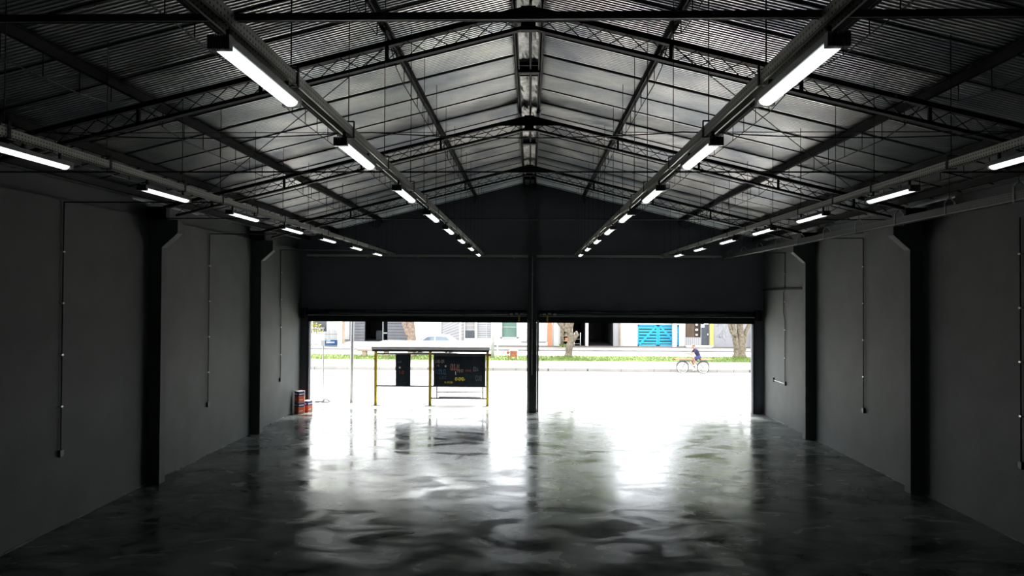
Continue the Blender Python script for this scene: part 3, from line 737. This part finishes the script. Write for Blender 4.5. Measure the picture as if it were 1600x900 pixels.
# ------------------------------------------------------------------ small things on the median
t = thing('stone_bench', (-10.2, 49.6, .15), 'long low stone bench on the median behind the shelter', 'bench')
MB().box(-12.5, -8.0, 49.35, 49.85, .52, .66).build('seat', 'tan', t, bevel=.02)
for x in (-12.0, -10.4, -8.6): MB().box(x-.17, x+.17, 49.4, 49.8, .13, .52).build('leg', 'tan', t, bevel=.02)
t = thing('timber_box', (-1.1, 48.0, .15), 'small reddish timber box on the grass beside the steel column', 'box')
b = MB()
for k in range(4): b.box(-1.36, -.86, 47.78, 47.80, .33+k*.105, .425+k*.105); b.box(-1.36, -.86, 48.2, 48.22, .33+k*.105, .425+k*.105)
b.box(-1.36, -1.34, 47.8, 48.2, .33, .74); b.box(-.88, -.86, 47.8, 48.2, .33, .74); b.box(-1.34, -.88, 47.8, 48.2, .33, .36)
b.build('body', 'rust', t, bevel=.006)
MB().box(-1.40, -.84, 47.75, 48.25, .745, .78).build('lid', 'cream', t, bevel=.006)
for x in (-1.33, -.89):
    for y in (47.82, 48.18): MB().box(x-.035, x+.035, y-.03, y+.03, .12, .34).build('leg', 'rust', t)
MB().box(-.84, -.78, 47.8, 47.86, .12, .80).build('corner_stake', 'cream', t)
MB().ball((-1.50, 48.0, .62), .13, .12, .12).build('knob', 'rust', t, smooth=True)
MB().bar((-1.52, 48.0, .55), (-1.44, 48.0, .13), .05, .05).build('leg', 'rust', t)

# ------------------------------------------------------------------ buildings across the street
def wall_with_openings(b, x0, x1, y0, y1, z1, holes, z0=.1):
    xs = sorted({x0, x1}|{h[0] for h in holes}|{h[1] for h in holes})
    for a, c in zip(xs, xs[1:]):
        hs = sorted([(h[2], h[3]) for h in holes if h[0] <= a+1e-6 and h[1] >= c-1e-6]); z = z0
        for lo, hi in hs:
            if lo > z: b.box(a, c, y0, y1, z, lo)
            z = hi
        if z < z1: b.box(a, c, y0, y1, z, z1)
    return b
# walled garden with railing, left
t = thing('garden_wall', (-20.5, 62, .12), 'white garden wall with railing, left of the grey building', 'wall')
MB().box(-27, -18.75, 62, 62.2, .1, 1.0).build('wall', 'white', t)
MB().box(-27, -18.75, 61.95, 62.25, 1.0, 1.06).build('coping', 'concrete', t)
b = MB(); x = -26.9
while x < -18.8: b.box(x-.015, x+.015, 62.08, 62.11, 1.06, 1.55); x += .16
b.build('railing_bars', 'pole', t); MB().box(-27, -18.75, 62.07, 62.12, 1.55, 1.6).build('top_rail', 'white', t)
MB().box(-17.45, -17.05, 61.9, 62.3, .1, 3.2).build('gate_pillar', 'cream', t)
MB().box(-17.05, -16.9, 61.95, 62.25, .1, 3.2).build('pillar_shade_strip', 'tan', t)
ga = thing('garden_gate', (-18.1, 62, .12), 'small arched iron gate of pointed bars behind the blue sign', 'gate')
for k in range(10):
    x = -18.66+k*.128; zt = 1.15+.30*math.sin(PI*(k+.5)/10)
    MB().tube([(x, 62.1, .12), (x, 62.1, zt), (x, 62.1, zt+.12)], [.017, .017, .003], 6).build('bar', 'darksteel', ga)
for z in (.3, 1.0): MB().box(-18.73, -17.44, 62.085, 62.115, z, z+.04).build('cross_rail', 'darksteel', ga)
t = thing('garden_house', (-22, 70, .12), 'white house set back behind the garden wall', 'house')
b = MB(); wall_with_openings(b, -30, -17.3, 69, 76, 4.2, [(-22, -20.6, .9, 2.2)]); b.build('wall', 'white', t)
MB().prism([(-30.5, 4.2), (-17.25, 4.2), (-23.7, 5.6)], 'y', 68.6, 76.4).build('roof', 'rust', t)
MB().box(-22, -20.6, 69.05, 69.1, .9, 2.2).build('window', 'darkglass', t)
def shrub(x, y, z0, r, h, m, label, n, seed):
    rr = random.Random(seed); t = thing('flowering_shrub' if m == 'yleaf' else 'hedge_bush', (x, y, z0), label, 'shrub')
    c = MB()
    for i in range(n):
        d = Vector((rr.gauss(0, 1), rr.gauss(0, 1), rr.gauss(0, 1))).normalized()*(rr.random()**.35)
        p = Vector((x+d.x*r, y+d.y*r*.6, z0+h/2+d.z*h/2)); s = rr.uniform(.05, .11)
        a = Vector((rr.gauss(0, 1), rr.gauss(0, 1), rr.gauss(0, 1))).normalized(); q = a.cross(Vector((rr.gauss(0, 1), rr.gauss(0, 1), 1))).normalized()
        c.add([p-a*s, p+q*s*.6, p+a*s, p-q*s*.6], [(0,1,2,3)])
    c.build('foliage', m, t, fix=False)
    b = MB()
    for k in range(4): b.tube([(x+rr.uniform(-.1, .1), y, z0-.02), (x+rr.uniform(-.5, .5)*r, y+rr.uniform(-.3, .3)*r, z0+h*.6)], [.03, .012], 6)
    b.build('stems', 'bark', t)
shrub(-20.1, 63.0, .12, 1.0, 2.1, 'yleaf', 'yellow-flowering shrub rising behind the white garden wall', 500, 4)
# grey clad building
t = thing('grey_building', (-14.2, 65, .12), 'dark grey clad building with an open black doorway', 'building')
holes = [(-15.75, -13.55, .22, 2.5)]
wall_with_openings(MB(), -17.2, -11.35, 65, 65.25, 4.8, holes).build('wall', 'greywall', t)
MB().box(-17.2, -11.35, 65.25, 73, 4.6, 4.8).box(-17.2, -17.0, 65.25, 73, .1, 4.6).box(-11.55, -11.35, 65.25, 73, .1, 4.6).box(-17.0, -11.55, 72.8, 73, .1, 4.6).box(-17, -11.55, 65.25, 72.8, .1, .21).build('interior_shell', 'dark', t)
b = MB(); z = .5
while z < 4.7:
    for a, c in ((-17.2, -15.75), (-13.55, -11.35)): b.box(a, c, 64.985, 65.0, z, z+.025)
    z += .28
b.build('cladding_joints', 'black', t)
b = MB(); b.box(-14.05, -13.98, 65.1, 65.16, .22, 2.5); b.box(-13.95, -13.6, 65.1, 65.16, .95, 1.05); b.box(-15.75, -13.55, 65.1, 65.15, 2.42, 2.5)
b.build('door_frame', 'pole', t)
MB().box(-15.2, -14.5, 67.5, 68.2, .21, 1.1).build('counter', 'doorgrey', t); MB().box(-14.02, -13.99, 65.17, 66.2, .22, 2.3).build('open_glass_leaf', 'glass', t)
MB().prism([(60.5, .121), (65, .121), (65, .17)], 'x', -17.2, -11.4).build('ramp', 'concrete', t)
t = thing('splayed_pier', (-11.0, 64.4, .12), 'white splayed pier at the right corner of the grey building', 'pier')
MB().prism([(-11.32, .1), (-10.75, .1), (-10.95, 4.4), (-11.32, 4.4)], 'y', 64.2, 64.9).build('shaft', 'white', t)
# white house with metal gate and windows
t = thing('white_house', (-4.5, 62, .12), 'long white house with shop windows, behind the shelter', 'house')
H = [(-8.0, -5.95, .12, 2.7), (-5.85, -4.98, .75, 2.7), (-4.75, -3.5, .75, 2.7), (-2.58, -1.08, .85, 2.75)]
wall_with_openings(MB(), -10.6, 1.62, 62, 62.3, 4.0, H).build('wall', 'white', t)
MB().box(-10.6, 1.62, 62.3, 70, 3.85, 4.0).box(-10.6, -10.4, 62.3, 70, .1, 3.85).box(1.42, 1.62, 62.3, 70, .1, 3.85).box(-10.4, 1.42, 69.8, 70, .1, 3.85).build('rear_shell', 'white', t)
gt = MB().box(-8.0, -5.95, 62.12, 62.15, .15, 2.7).build('metal_gate', 'greypaint', t)
b = MB()
for k in range(7): b.bar((-7.95, 62.10, .45+k*.22), (-6.0, 62.10, .95+k*.29), .02, .05)
b.build('slanted_bars', 'white', gt)
MB().box(-6.4, -6.2, 62.08, 62.12, .15, 2.7).build('gate_stile', 'cream', gt)
w = MB().box(-5.85, -4.98, 62.18, 62.2, .75, 2.7).build('window', 'greypaint', t); b = MB()
for z in (1.5, 1.9, 2.3): b.box(-5.85, -4.98, 62.16, 62.18, z, z+.03)
b.build('glazing_bars', 'cream', w)
MB().box(-5.82, -5.02, 62.0, 62.17, .78, 1.42).build('air_conditioner', 'doorgrey', t, bevel=.01)
w = MB().box(-4.75, -3.5, 62.18, 62.2, .75, 2.7).build('window', 'greypaint', t); b = MB()
for k in range(9): b.box(-4.75, -3.5, 62.15, 62.18, .85+k*.2, .90+k*.2)
b.box(-3.95, -3.9, 62.12, 62.18, .75, 2.7); b.build('blinds', 'white', w)
w = MB().box(-2.58, -1.08, 62.18, 62.2, .85, 2.75).build('window', 'greenglass', t)
b = MB(); b.box(-2.66, -2.50, 61.96, 62.2, .77, 2.8); b.box(-1.18, -1.0, 61.96, 62.2, .77, 2.8); b.box(-2.66, -1.0, 61.96, 62.2, .72, .86); b.box(-2.5, -1.18, 62.13, 62.18, 1.75, 1.79); b.build('window_frame', 'white', w)
MB().box(-2.9, 1.62, 61.9, 62, .1, .38).build('plinth', 'concrete', t)
MB().box(-.75, 1.45, 61.93, 62, .40, .46).build('sill_band', 'doorgrey', t)
# orange pier and white piers
t = thing('orange_pier', (1.85, 61.9, .12), 'orange-red painted pier beside the white house', 'pier')
MB().box(1.63, 2.03, 61.8, 62.3, .1, 3.6).build('shaft', 'brick', t); MB().box(1.58, 2.06, 61.75, 62.35, 3.6, 3.7).build('cap', 'concrete', t)
t = thing('white_pier', (2.5, 61.9, .12), 'wide white pier between the orange pier and the shop', 'pier')
MB().box(2.06, 2.62, 61.85, 62.3, .1, 3.6).build('shaft', 'white', t); MB().box(2.10, 2.16, 61.82, 61.86, .1, 3.4).build('downpipe', 'pole', t)
t = thing('young_tree', (2.95, 60.8, .12), 'thin young tree trunk in front of the shop, left of the forked tree', 'tree')
MB().tube([(2.86, 60.8, .1), (2.92, 60.8, 1.2), (2.98, 60.8, 2.9), (2.9, 60.8, 4.2)], [.14, .12, .11, .05], 10).build('trunk', 'bark', t, smooth=True)
rr = random.Random(8); c = MB()
for i in range(420):
    base = i < 90
    p = Vector((2.9+rr.gauss(0, .13 if base else .5), 60.8+rr.gauss(0, .1 if base else .4), rr.uniform(.12, .34) if base else 4.4+rr.gauss(0, .45))); a = Vector((rr.gauss(0, 1), rr.gauss(0, 1), rr.gauss(0, 1))).normalized()*.09; q = a.cross(Vector((rr.gauss(0, 1), 1, rr.gauss(0, 1)))).normalized()*.05
    c.add([p-a, p+q, p+a, p-q], [(0,1,2,3)])
c.build('foliage', 'leaf', t, fix=False)
# shop and garage
t = thing('shop_building', (5.3, 62, .12), 'low building with an open shop and a deep black garage', 'building')
H = [(2.75, 5.02, .12, 2.75), (5.30, 7.55, .12, 2.9)]
wall_with_openings(MB(), 2.62, 8.25, 62, 62.25, 4.2, H).build('wall', 'white', t)
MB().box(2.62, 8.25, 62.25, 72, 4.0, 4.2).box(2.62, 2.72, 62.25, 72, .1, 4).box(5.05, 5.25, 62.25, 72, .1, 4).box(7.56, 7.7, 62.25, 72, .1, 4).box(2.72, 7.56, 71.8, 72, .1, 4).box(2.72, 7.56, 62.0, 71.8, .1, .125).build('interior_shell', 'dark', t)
b = MB()
for k in range(5): b.box(7.535, 7.56, 63+k*1.6, 63.1+k*1.6, .13, 3.6)
b.build('interior_studs', 'brown', t)
MB().box(7.6, 8.02, 61.9, 62.0, .1, 3.2).build('rolled_gate_leaf', 'greypaint', t); MB().box(8.02, 8.16, 61.85, 62.0, .1, 3.2).build('dark_jamb', 'tan', t)
MB().box(5.02, 5.28, 61.85, 62.1, .1, 3.2).build('white_post', 'white', t)
sh = thing('goods_shelf', (3.35, 62.6, .12), 'shelf unit of pale goods inside the open shop', 'shelf')
for x in (2.8, 3.9): MB().box(x-.02, x+.02, 62.4, 62.8, .12, 2.3).build('side_panel', 'cream', sh)
for z in (.5, .95, 1.4, 1.85): MB().box(2.8, 3.9, 62.4, 62.8, z, z+.03).build('shelf_board', 'cream', sh)
rr = random.Random(9); k = 0
proto = {}
for z in (.53, .98, 1.43, 1.88):
    for i in range(3):
        x = 2.98+i*.36; w_ = rr.uniform(.12, .16); h_ = rr.uniform(.2, .32); m = rr.choice(['cream', 'white', 'brick', 'tan'])
        nm = {.53:'lowest', .98:'second', 1.43:'third', 1.88:'topmost'}[z]
        cn = {'cream':'cream', 'white':'white', 'brick':'orange', 'tan':'beige'}[m]
        o = MB().box(x-w_, x+w_, 62.43, 62.7, z, z+h_).build('goods_carton', m, bevel=.01)
        tag(o, f'{cn} carton on the {nm} board of the shop shelf, {["left", "middle", "right"][i]} one', 'carton', 'cartons on the shop shelf')
t = thing('display_rack', (4.3, 62.3, .12), 'grey wire display rack at the shop entrance behind the forked tree', 'rack')
for x in (4.05, 4.6):
    for y in (62.1, 62.5): MB().box(x-.015, x+.015, y-.015, y+.015, .12, 1.3).build('upright', 'zinc', t)
for z in (.3, .7, 1.1): MB().box(4.05, 4.6, 62.1, 62.5, z, z+.02).build('tray', 'pole', t)
# white wall, blue gate
t = thing('white_boundary_wall', (9.0, 62, .12), 'white boundary wall around the blue timber gate', 'wall')
wall_with_openings(MB(), 8.25, 13.95, 62, 62.25, 3.4, [(9.72, 13.42, .1, 2.06)]).build('wall', 'white', t)
MB().box(9.5, 13.6, 65.0, 65.1, .1, 3.2).build('shade_backing', 'dark', t); MB().box(12.78, 13.12, 61.5, 61.95, .1, 3.3).build('front_post', 'white', t)  # near-black sheet added to stand for the shaded space behind the gate
gate = thing('timber_gate', (11.5, 62.1, .12), 'bright blue slatted timber gate with diagonal braces', 'gate')
def leaf(x0, x1, flip, nm):
    lf = MB(); lf.box(x0, x0+.13, 62.08, 62.13, .14, 2.05); lf.box(x1-.13, x1, 62.08, 62.13, .14, 2.05)
    lf.box(x0, x1, 62.08, 62.13, 1.92, 2.05); lf.box(x0, x1, 62.08, 62.13, .14, .27)
    o = lf.build('gate_leaf', 'skyblue', gate)
    for k in range(6): MB().box(x0+.1, x1-.1, 62.09, 62.12, .36+k*.27, .52+k*.27).build('slat', 'skyblue', o)
    p, q = ((x0+.2, 62.06, .3), (x1-.15, 62.06, 1.95)) if not flip else ((x0+.15, 62.06, 1.95), (x1-.2, 62.06, .3))
    MB().bar(p, q, .03, .17).build('diagonal_brace', 'skyblue', o)
leaf(9.72, 11.55, False, 'a'); leaf(11.58, 13.42, True, 'b')
# brown grille front, grey door, yellow pilaster
t = thing('grille_front', (15.1, 62, .12), 'house front with brown timber grille and slate grey door', 'building')
wall_with_openings(MB(), 13.95, 16.15, 62, 62.25, 4.2, [(14.0, 15.36, .95, 3.0), (15.42, 16.1, .25, 3.0)]).build('wall', 'greypaint', t)
gr_ = MB().box(14.0, 15.36, 62.12, 62.15, .95, 3.0).build('grille_backing', 'brown', t); b = MB(); x = 14.03
while x < 14.85: b.box(x, x+.03, 62.06, 62.12, .95, 3.0); x += .12
b.build('grille_slats', 'tan', gr_)
for k, z in enumerate((1.1, 1.55, 2.0, 2.4)): MB().box(14.92, 15.12, 62.09, 62.12, z, z+.16).build('notice', 'paper' if k % 2 else 'cream', gr_)
b = MB(); x = 14.0
while x < 15.3: b.box(x, x+.035, 61.97, 62.0, .25, .95); x += .17
b.build('ribbed_dado', 'white', t)
dr = MB().box(15.42, 16.1, 62.1, 62.16, .25, 3.0).build('door', 'doorgrey', t)
MB().box(15.66, 16.08, 62.05, 62.09, 2.12, 2.5).build('notice', 'paper', dr); MB().box(15.43, 15.70, 62.04, 62.08, 1.86, 2.12).build('notice', 'paper', dr); MB().box(15.98, 16.02, 62.04, 62.1, 1.15, 1.3).build('door_handle', 'zinc', dr)
MB().box(13.95, 16.1, 61.0, 61.96, .1, .24).build('front_step', 'concrete', t)
t = thing('yellow_pilaster', (16.3, 61.95, .12), 'narrow yellow pilaster beside the grey door', 'pilaster')
MB().box(16.16, 16.46, 61.85, 62.25, .24, 4.2).build('shaft', 'ywall', t); MB().box(16.13, 16.46, 61.8, 62.25, .1, .24).build('base', 'concrete', t)
t = thing('graffiti_wall', (18, 62, .12), 'pale grey wall with faint line graffiti left of the thick tree', 'wall')
MB().box(16.47, 19.9, 62, 62.25, .1, 3.8).build('wall', 'greypaint', t)
b = MB(); rr = random.Random(14)
for k in range(16):
    x = rr.uniform(16.6, 19.6); z = rr.uniform(.6, 2.6); P = [(x, 61.994, z)]
    for i in range(5): P.append((P[-1][0]+rr.uniform(-.22, .22), 61.994, min(2.9, max(.4, P[-1][2]+rr.uniform(-.4, .4)))))
    b.tube(P, .012, 5)
b.build('graffiti_lines', 'ggrey', t)
shrub(20.6, 60.8, .12, .9, 2.6, 'leaf', 'dark green hedge bush right of the thick tree', 1500, 6)
t = thing('end_wall', (24, 62, .12), 'white wall beyond the hedge at the right end of the street', 'wall')
MB().box(19.9, 30, 62, 62.25, .1, 3.2).build('wall', 'white', t); MB().box(19.9, 30, 61.95, 62.3, 3.2, 3.28).build('coping', 'concrete', t)

# white hatchback behind the shelter
t = thing('parked_car', (-7.7, 54.6, 0), 'white hatchback parked behind the bus shelter', 'car')
prof = [(-9.55,.28),(-9.5,.62),(-9.35,.80),(-8.75,.90),(-8.15,1.36),(-7.6,1.46),(-6.5,1.44),(-5.95,1.05),(-5.75,.95),(-5.7,.5),(-5.75,.28)]
car = MB(); rings = []
for y, k in ((53.78, .93), (53.9, 1), (55.3, 1), (55.42, .93)):
    rings.append([(-7.65+(x+7.65)*(1 if k == 1 else .985), y+(.12*(1 if y < 54.6 else -1)*max(0, (z-.9)/.55) if z > .9 else 0), z if k == 1 else .28+(z-.28)*.97) for x, z in prof])
n = len(prof); vs = [p for r in rings for p in r]; fs = [tuple(range(n))[::-1], tuple(range(3*n, 4*n))]
for i in range(3):
    for j in range(n): fs.append((i*n+j, i*n+(j+1)%n, (i+1)*n+(j+1)%n, (i+1)*n+j))
car.add(vs, fs).build('body', 'carpaint', t, smooth=False, bevel=.03)
def cquad(nm, P): MB().add([Vector(p) for p in P]+[Vector(p)+Vector((0, .02, 0)) for p in P], [(0,1,2,3),(7,6,5,4),(0,4,5,1),(1,5,6,2),(2,6,7,3),(3,7,4,0)]).build(nm, 'glass', t)
cquad('front_side_window', [(-8.55,53.79,.98),(-7.5,53.79,.98),(-7.5,53.84,1.36),(-8.05,53.84,1.32)])
cquad('rear_side_window', [(-7.4,53.79,.98),(-6.2,53.79,.98),(-6.6,53.84,1.34),(-7.4,53.84,1.36)])
ws = MB().add([(-8.80,53.98,.91),(-8.80,55.22,.91),(-8.20,55.1,1.36),(-8.20,54.1,1.36),(-8.82,53.98,.93),(-8.82,55.22,.93),(-8.22,55.1,1.38),(-8.22,54.1,1.38)], [(0,1,2,3),(7,6,5,4),(0,4,5,1),(1,5,6,2),(2,6,7,3),(3,7,4,0)]).build('windscreen', 'glass', t)
for x in (-8.85, -6.4):
    for y in (53.74, 55.28):
        o = MB().cyl((x, y, .30), (x, y+.18, .30), .30, 20).build('wheel', 'rubber', t); MB().cyl((x, y-.006, .30), (x, y+.186, .30), .18, 14).build('hubcap', 'zinc', o)
MB().box(-9.54, -9.42, 53.95, 54.3, .62, .74).build('headlamp', 'tin', t); MB().box(-8.7, -8.5, 53.66, 53.80, .95, 1.06).build('wing_mirror', 'carpaint', t)

# ------------------------------------------------------------------ cargo bicycle and rider
BX, BY = 0, 41.3
GZ = -.03
t = thing('cargo_bicycle', (9.78, BY, GZ), 'cargo bicycle with orange-red plank racks ridden along the kerb', 'bicycle')
def wheel(cx):
    R = .345; o = MB().tube([(cx+R*math.cos(2*PI*i/40), BY, GZ+.37+R*math.sin(2*PI*i/40)) for i in range(40)], .032, 8, closed=True).build('wheel', 'rubber', t, smooth=True)
    MB().tube([(cx+.318*math.cos(2*PI*i/40), BY, GZ+.37+.318*math.sin(2*PI*i/40)) for i in range(40)], .010, 6, closed=True).build('rim', 'zinc', o)
    b = MB()
    for i in range(24):
        a = 2*PI*i/24; b.tube([(cx, BY+(.03 if i % 2 else -.03), GZ+.37), (cx+.315*math.cos(a), BY, GZ+.37+.315*math.sin(a))], .0022, 4)
    b.build('spokes', 'zinc', o); MB().cyl((cx, BY-.06, GZ+.37), (cx, BY+.06, GZ+.37), .025, 10).build('hub', 'darksteel', o)
FX, RX = 9.17, 10.40; wheel(FX); wheel(RX)
b = MB(); bb = (9.92, BY, GZ+.33); head = (9.42, BY, GZ+.83); seat = (10.08, BY, GZ+.78); hz = GZ+.37
for p, q, r in ((bb, head, .02), (bb, seat, .018), (seat, (9.43, BY, GZ+.80), .018), (head, (9.38, BY, GZ+.95), .022)): b.tube([p, q], r, 8)
for dy in (-.055, .055):
    b.tube([(bb[0], BY+dy*.5, bb[2]), (RX, BY+dy, hz)], .010, 6); b.tube([(seat[0], BY+dy*.4, seat[2]-.03), (RX, BY+dy, hz)], .009, 6)
b.build('frame', 'darksteel', t)
b = MB()
for dy in (-.05, .05): b.tube([(9.43, BY+dy, GZ+.78), (9.30, BY+dy, GZ+.58), (FX, BY+dy, hz)], .011, 6)
b.build('fork', 'darksteel', t)
MB().tube([(9.38, BY, GZ+.93), (9.35, BY, GZ+1.10)], .014, 8).build('stem', 'zinc', t)
MB().tube([(9.42, BY-.30, GZ+1.15), (9.36, BY-.2, GZ+1.15), (9.34, BY, GZ+1.10), (9.36, BY+.2, GZ+1.15), (9.42, BY+.30, GZ+1.15)], .012, 8).build('handlebar', 'zinc', t)
MB().tube([seat, (10.12, BY, GZ+.90)], .014, 8).build('seat_post', 'zinc', t)
MB().ball((10.14, BY, GZ+.92), .14, .10, .04).build('saddle', 'rubber', t, smooth=True)
c = MB(); c.tube([(9.92, BY+.07, GZ+.33), (9.92+.02, BY+.07, GZ+.16)], .011, 6); c.tube([(9.92, BY-.07, GZ+.33), (9.92-.02, BY-.07, GZ+.50)], .011, 6); c.tube([(9.92, BY-.07, GZ+.33), (9.92, BY+.07, GZ+.33)], .016, 8); c.build('crank', 'zinc', t)
for y, x, z in ((BY+.11, 9.94, GZ+.16), (BY-.11, 9.90, GZ+.50)): MB().box(x-.045, x+.045, y-.04, y+.04, z-.012, z+.012).build('pedal', 'rubber', t)
MB().tube([(RX+.05*math.cos(PI/2+PI*i/8)+(0 if i < 9 else 0), BY-.04, hz+.05*math.sin(PI/2-PI*i/8)) for i in range(9)]+[(9.92, BY-.04, GZ+.23), (9.83, BY-.04, GZ+.33), (9.92, BY-.04, GZ+.43)], .006, 5).build('chain', 'darksteel', t)
def rack(x0, x1, z, nm, fx):
    o = MB()
    for y in (BY-.20, BY-.02, BY+.16): o.box(x0, x1, y-.07, y+.07, z, z+.035)
    o.box(x0+.05, x0+.10, BY-.27, BY+.23, z-.025, z); o.box(x1-.10, x1-.05, BY-.27, BY+.23, z-.025, z); o.box(x0, x0+.03, BY-.27, BY+.23, z, z+.07)
    p = o.build(nm, 'rackwood', t); tag(p, 'orange-red plank rack')
    q = MB()
    for dy in (-.07, .07): q.tube([(fx-.16, BY+dy, z-.02), (fx, BY+dy, hz)], .008, 6); q.tube([(fx+.16, BY+dy, z-.02), (fx, BY+dy, hz)], .008, 6)
    q.box(fx-.17, fx+.17, BY-.09, BY+.09, z-.09, z-.025); q.build('rack_support', 'darksteel', p)
rack(8.66, 9.72, GZ+.845, 'front_rack', FX); rack(10.17, 10.90, GZ+.845, 'rear_rack', RX)
for cx in (FX, RX): MB().tube([(cx+.40*math.cos(a), BY, hz+.40*math.sin(a)) for a in [PI*.12+PI*.80*i/12 for i in range(13)]], .018, 6).build('mudguard', 'darksteel', t)

def fuse(o, voxel, smooth=6):
    rm = o.modifiers.new('fuse', 'REMESH'); rm.mode = 'VOXEL'; rm.voxel_size = voxel; rm.use_smooth_shade = True
    sm = o.modifiers.new('soften', 'SMOOTH'); sm.iterations = smooth; sm.factor = .5
    dg = bpy.context.evaluated_depsgraph_get(); me = bpy.data.meshes.new_from_object(o.evaluated_get(dg)); o.modifiers.clear(); o.data = me
    for p in me.polygons: p.use_smooth = True
    return o
per = thing('person', (10.0, BY, GZ), 'person in navy shirt and blue shorts riding the cargo bicycle', 'person')
z0 = GZ
hip = Vector((10.14, BY, z0+1.00)); chest = Vector((9.98, BY, z0+1.32)); neck = Vector((9.90, BY, z0+1.47)); hd = Vector((9.80, BY, z0+1.64))
B = MB()
B.limb(hip, (10.10, BY, z0+1.10), .125, .125); B.limb((10.10, BY, z0+1.10), chest, .12, .135); B.limb(chest, (9.92, BY, z0+1.40), .135, .11)
for s in (-1, 1): B.limb((9.93, BY+s*.05, z0+1.41), (9.93, BY+s*.16, z0+1.40), .075, .07); B.limb((10.10, BY+s*.02, z0+1.05), (10.12, BY+s*.08, z0+.99), .11, .11)
B.limb(neck-Vector((-.02, 0, .08)), hd-Vector((-.03, 0, .06)), .058, .055)
B.ball(hd, .098, .078, .118, 18, 12); B.ball(hd+Vector((-.045, 0, -.055)), .055, .052, .062); B.limb(hd+Vector((-.09, 0, .015)), hd+Vector((-.118, 0, -.02)), .010, .014)
for s in (-1, 1): B.ball(hd+Vector((.012, s*.080, -.005)), .022, .012, .032)
B.limb(hd+Vector((-.092, -.02, -.062)), hd+Vector((-.092, .02, -.062)), .010, .010)
LEG = {-1: ((9.78, BY-.11, z0+.93), (9.92, BY-.12, z0+.57)), 1: ((9.76, BY+.11, z0+.72), (9.97, BY+.12, z0+.25))}
for s in (-1, 1):
    kn, an = LEG[s]; h = Vector((10.10, BY+s*.09, z0+.99))
    B.limb(h, kn, .088, .060); mid = Vector(kn).lerp(Vector(an), .35)+Vector((.015, 0, 0)); B.limb(kn, mid, .056, .055); B.limb(mid, an, .055, .036)
    sh_ = Vector((9.93, BY+s*.17, z0+1.40)); el = Vector((9.72, BY+s*.25, z0+1.20)); wr = Vector((9.47, BY+s*.255, z0+1.175))
    B.limb(sh_, el, .052, .042); B.limb(el, wr, .042, .028); pm = Vector((9.425, BY+s*.25, z0+1.175)); B.limb(wr, pm, .028, .030); B.limb(pm+Vector((0, -.025, 0)), pm+Vector((0, .025, 0)), .024, .024)
    for k in range(4):
        yk = pm.y-.033+k*.022; ln = (.9, 1.05, 1.0, .8)[k]
        B.limb((pm.x-.01, yk, pm.z+.008), (pm.x-.045*ln, yk, pm.z-.008), .0095, .009); B.limb((pm.x-.045*ln, yk, pm.z-.008), (pm.x-.040*ln, yk, pm.z-.042), .009, .008); B.limb((pm.x-.040*ln, yk, pm.z-.042), (pm.x-.008, yk, pm.z-.050), .008, .007)
    B.limb((pm.x+.01, pm.y-s*.03, pm.z-.005), (pm.x-.01, pm.y-s*.045, pm.z-.03), .011, .010); B.limb((pm.x-.01, pm.y-s*.045, pm.z-.03), (pm.x-.025, pm.y-s*.035, pm.z-.045), .010, .008)
fuse(B.build('body', 'skin', per, fix=False), .006, 4)
S = MB(); S.limb((10.12, BY, z0+1.03), (10.10, BY, z0+1.10), .145, .142); S.limb((10.10, BY, z0+1.10), chest, .142, .155); S.limb(chest, (9.92, BY, z0+1.41), .155, .122)
for s in (-1, 1): S.limb((9.93, BY+s*.05, z0+1.41), (9.93, BY+s*.17, z0+1.40), .092, .082); S.limb((9.93, BY+s*.17, z0+1.40), (9.84, BY+s*.21, z0+1.315), .076, .068)
tag(fuse(S.build('shirt', 'navy', per, fix=False), .012, 4), 'navy shirt')
S = MB()
for s in (-1, 1):
    S.limb((10.13, BY+s*.03, z0+1.01), (10.12, BY+s*.085, z0+.99), .142, .128); kn = Vector(LEG[s][0]); h = Vector((10.10, BY+s*.09, z0+.99)); S.limb(h, h.lerp(kn, .62), .112, .092)
tag(fuse(S.build('shorts', 'blueshorts', per, fix=False), .012, 4), 'blue shorts')
MB().ball(hd+Vector((.018, 0, .03)), .095, .084, .105, 18, 12).build('hair', 'hair', per, smooth=True)
for s in (-1, 1):
    MB().ball(hd+Vector((-.088, s*.032, .012)), .012, .014, .011, 10, 7).build('eye', 'paper', per, smooth=True)
    an = Vector(LEG[s][1]); S = MB(); S.limb(an+Vector((.03, 0, -.055)), an+Vector((-.13, 0, -.062)), .040, .034); S.limb(an, an+Vector((.01, 0, -.05)), .045, .045)
    fuse(S.build('sandal', 'cream', per, fix=False), .010, 2)
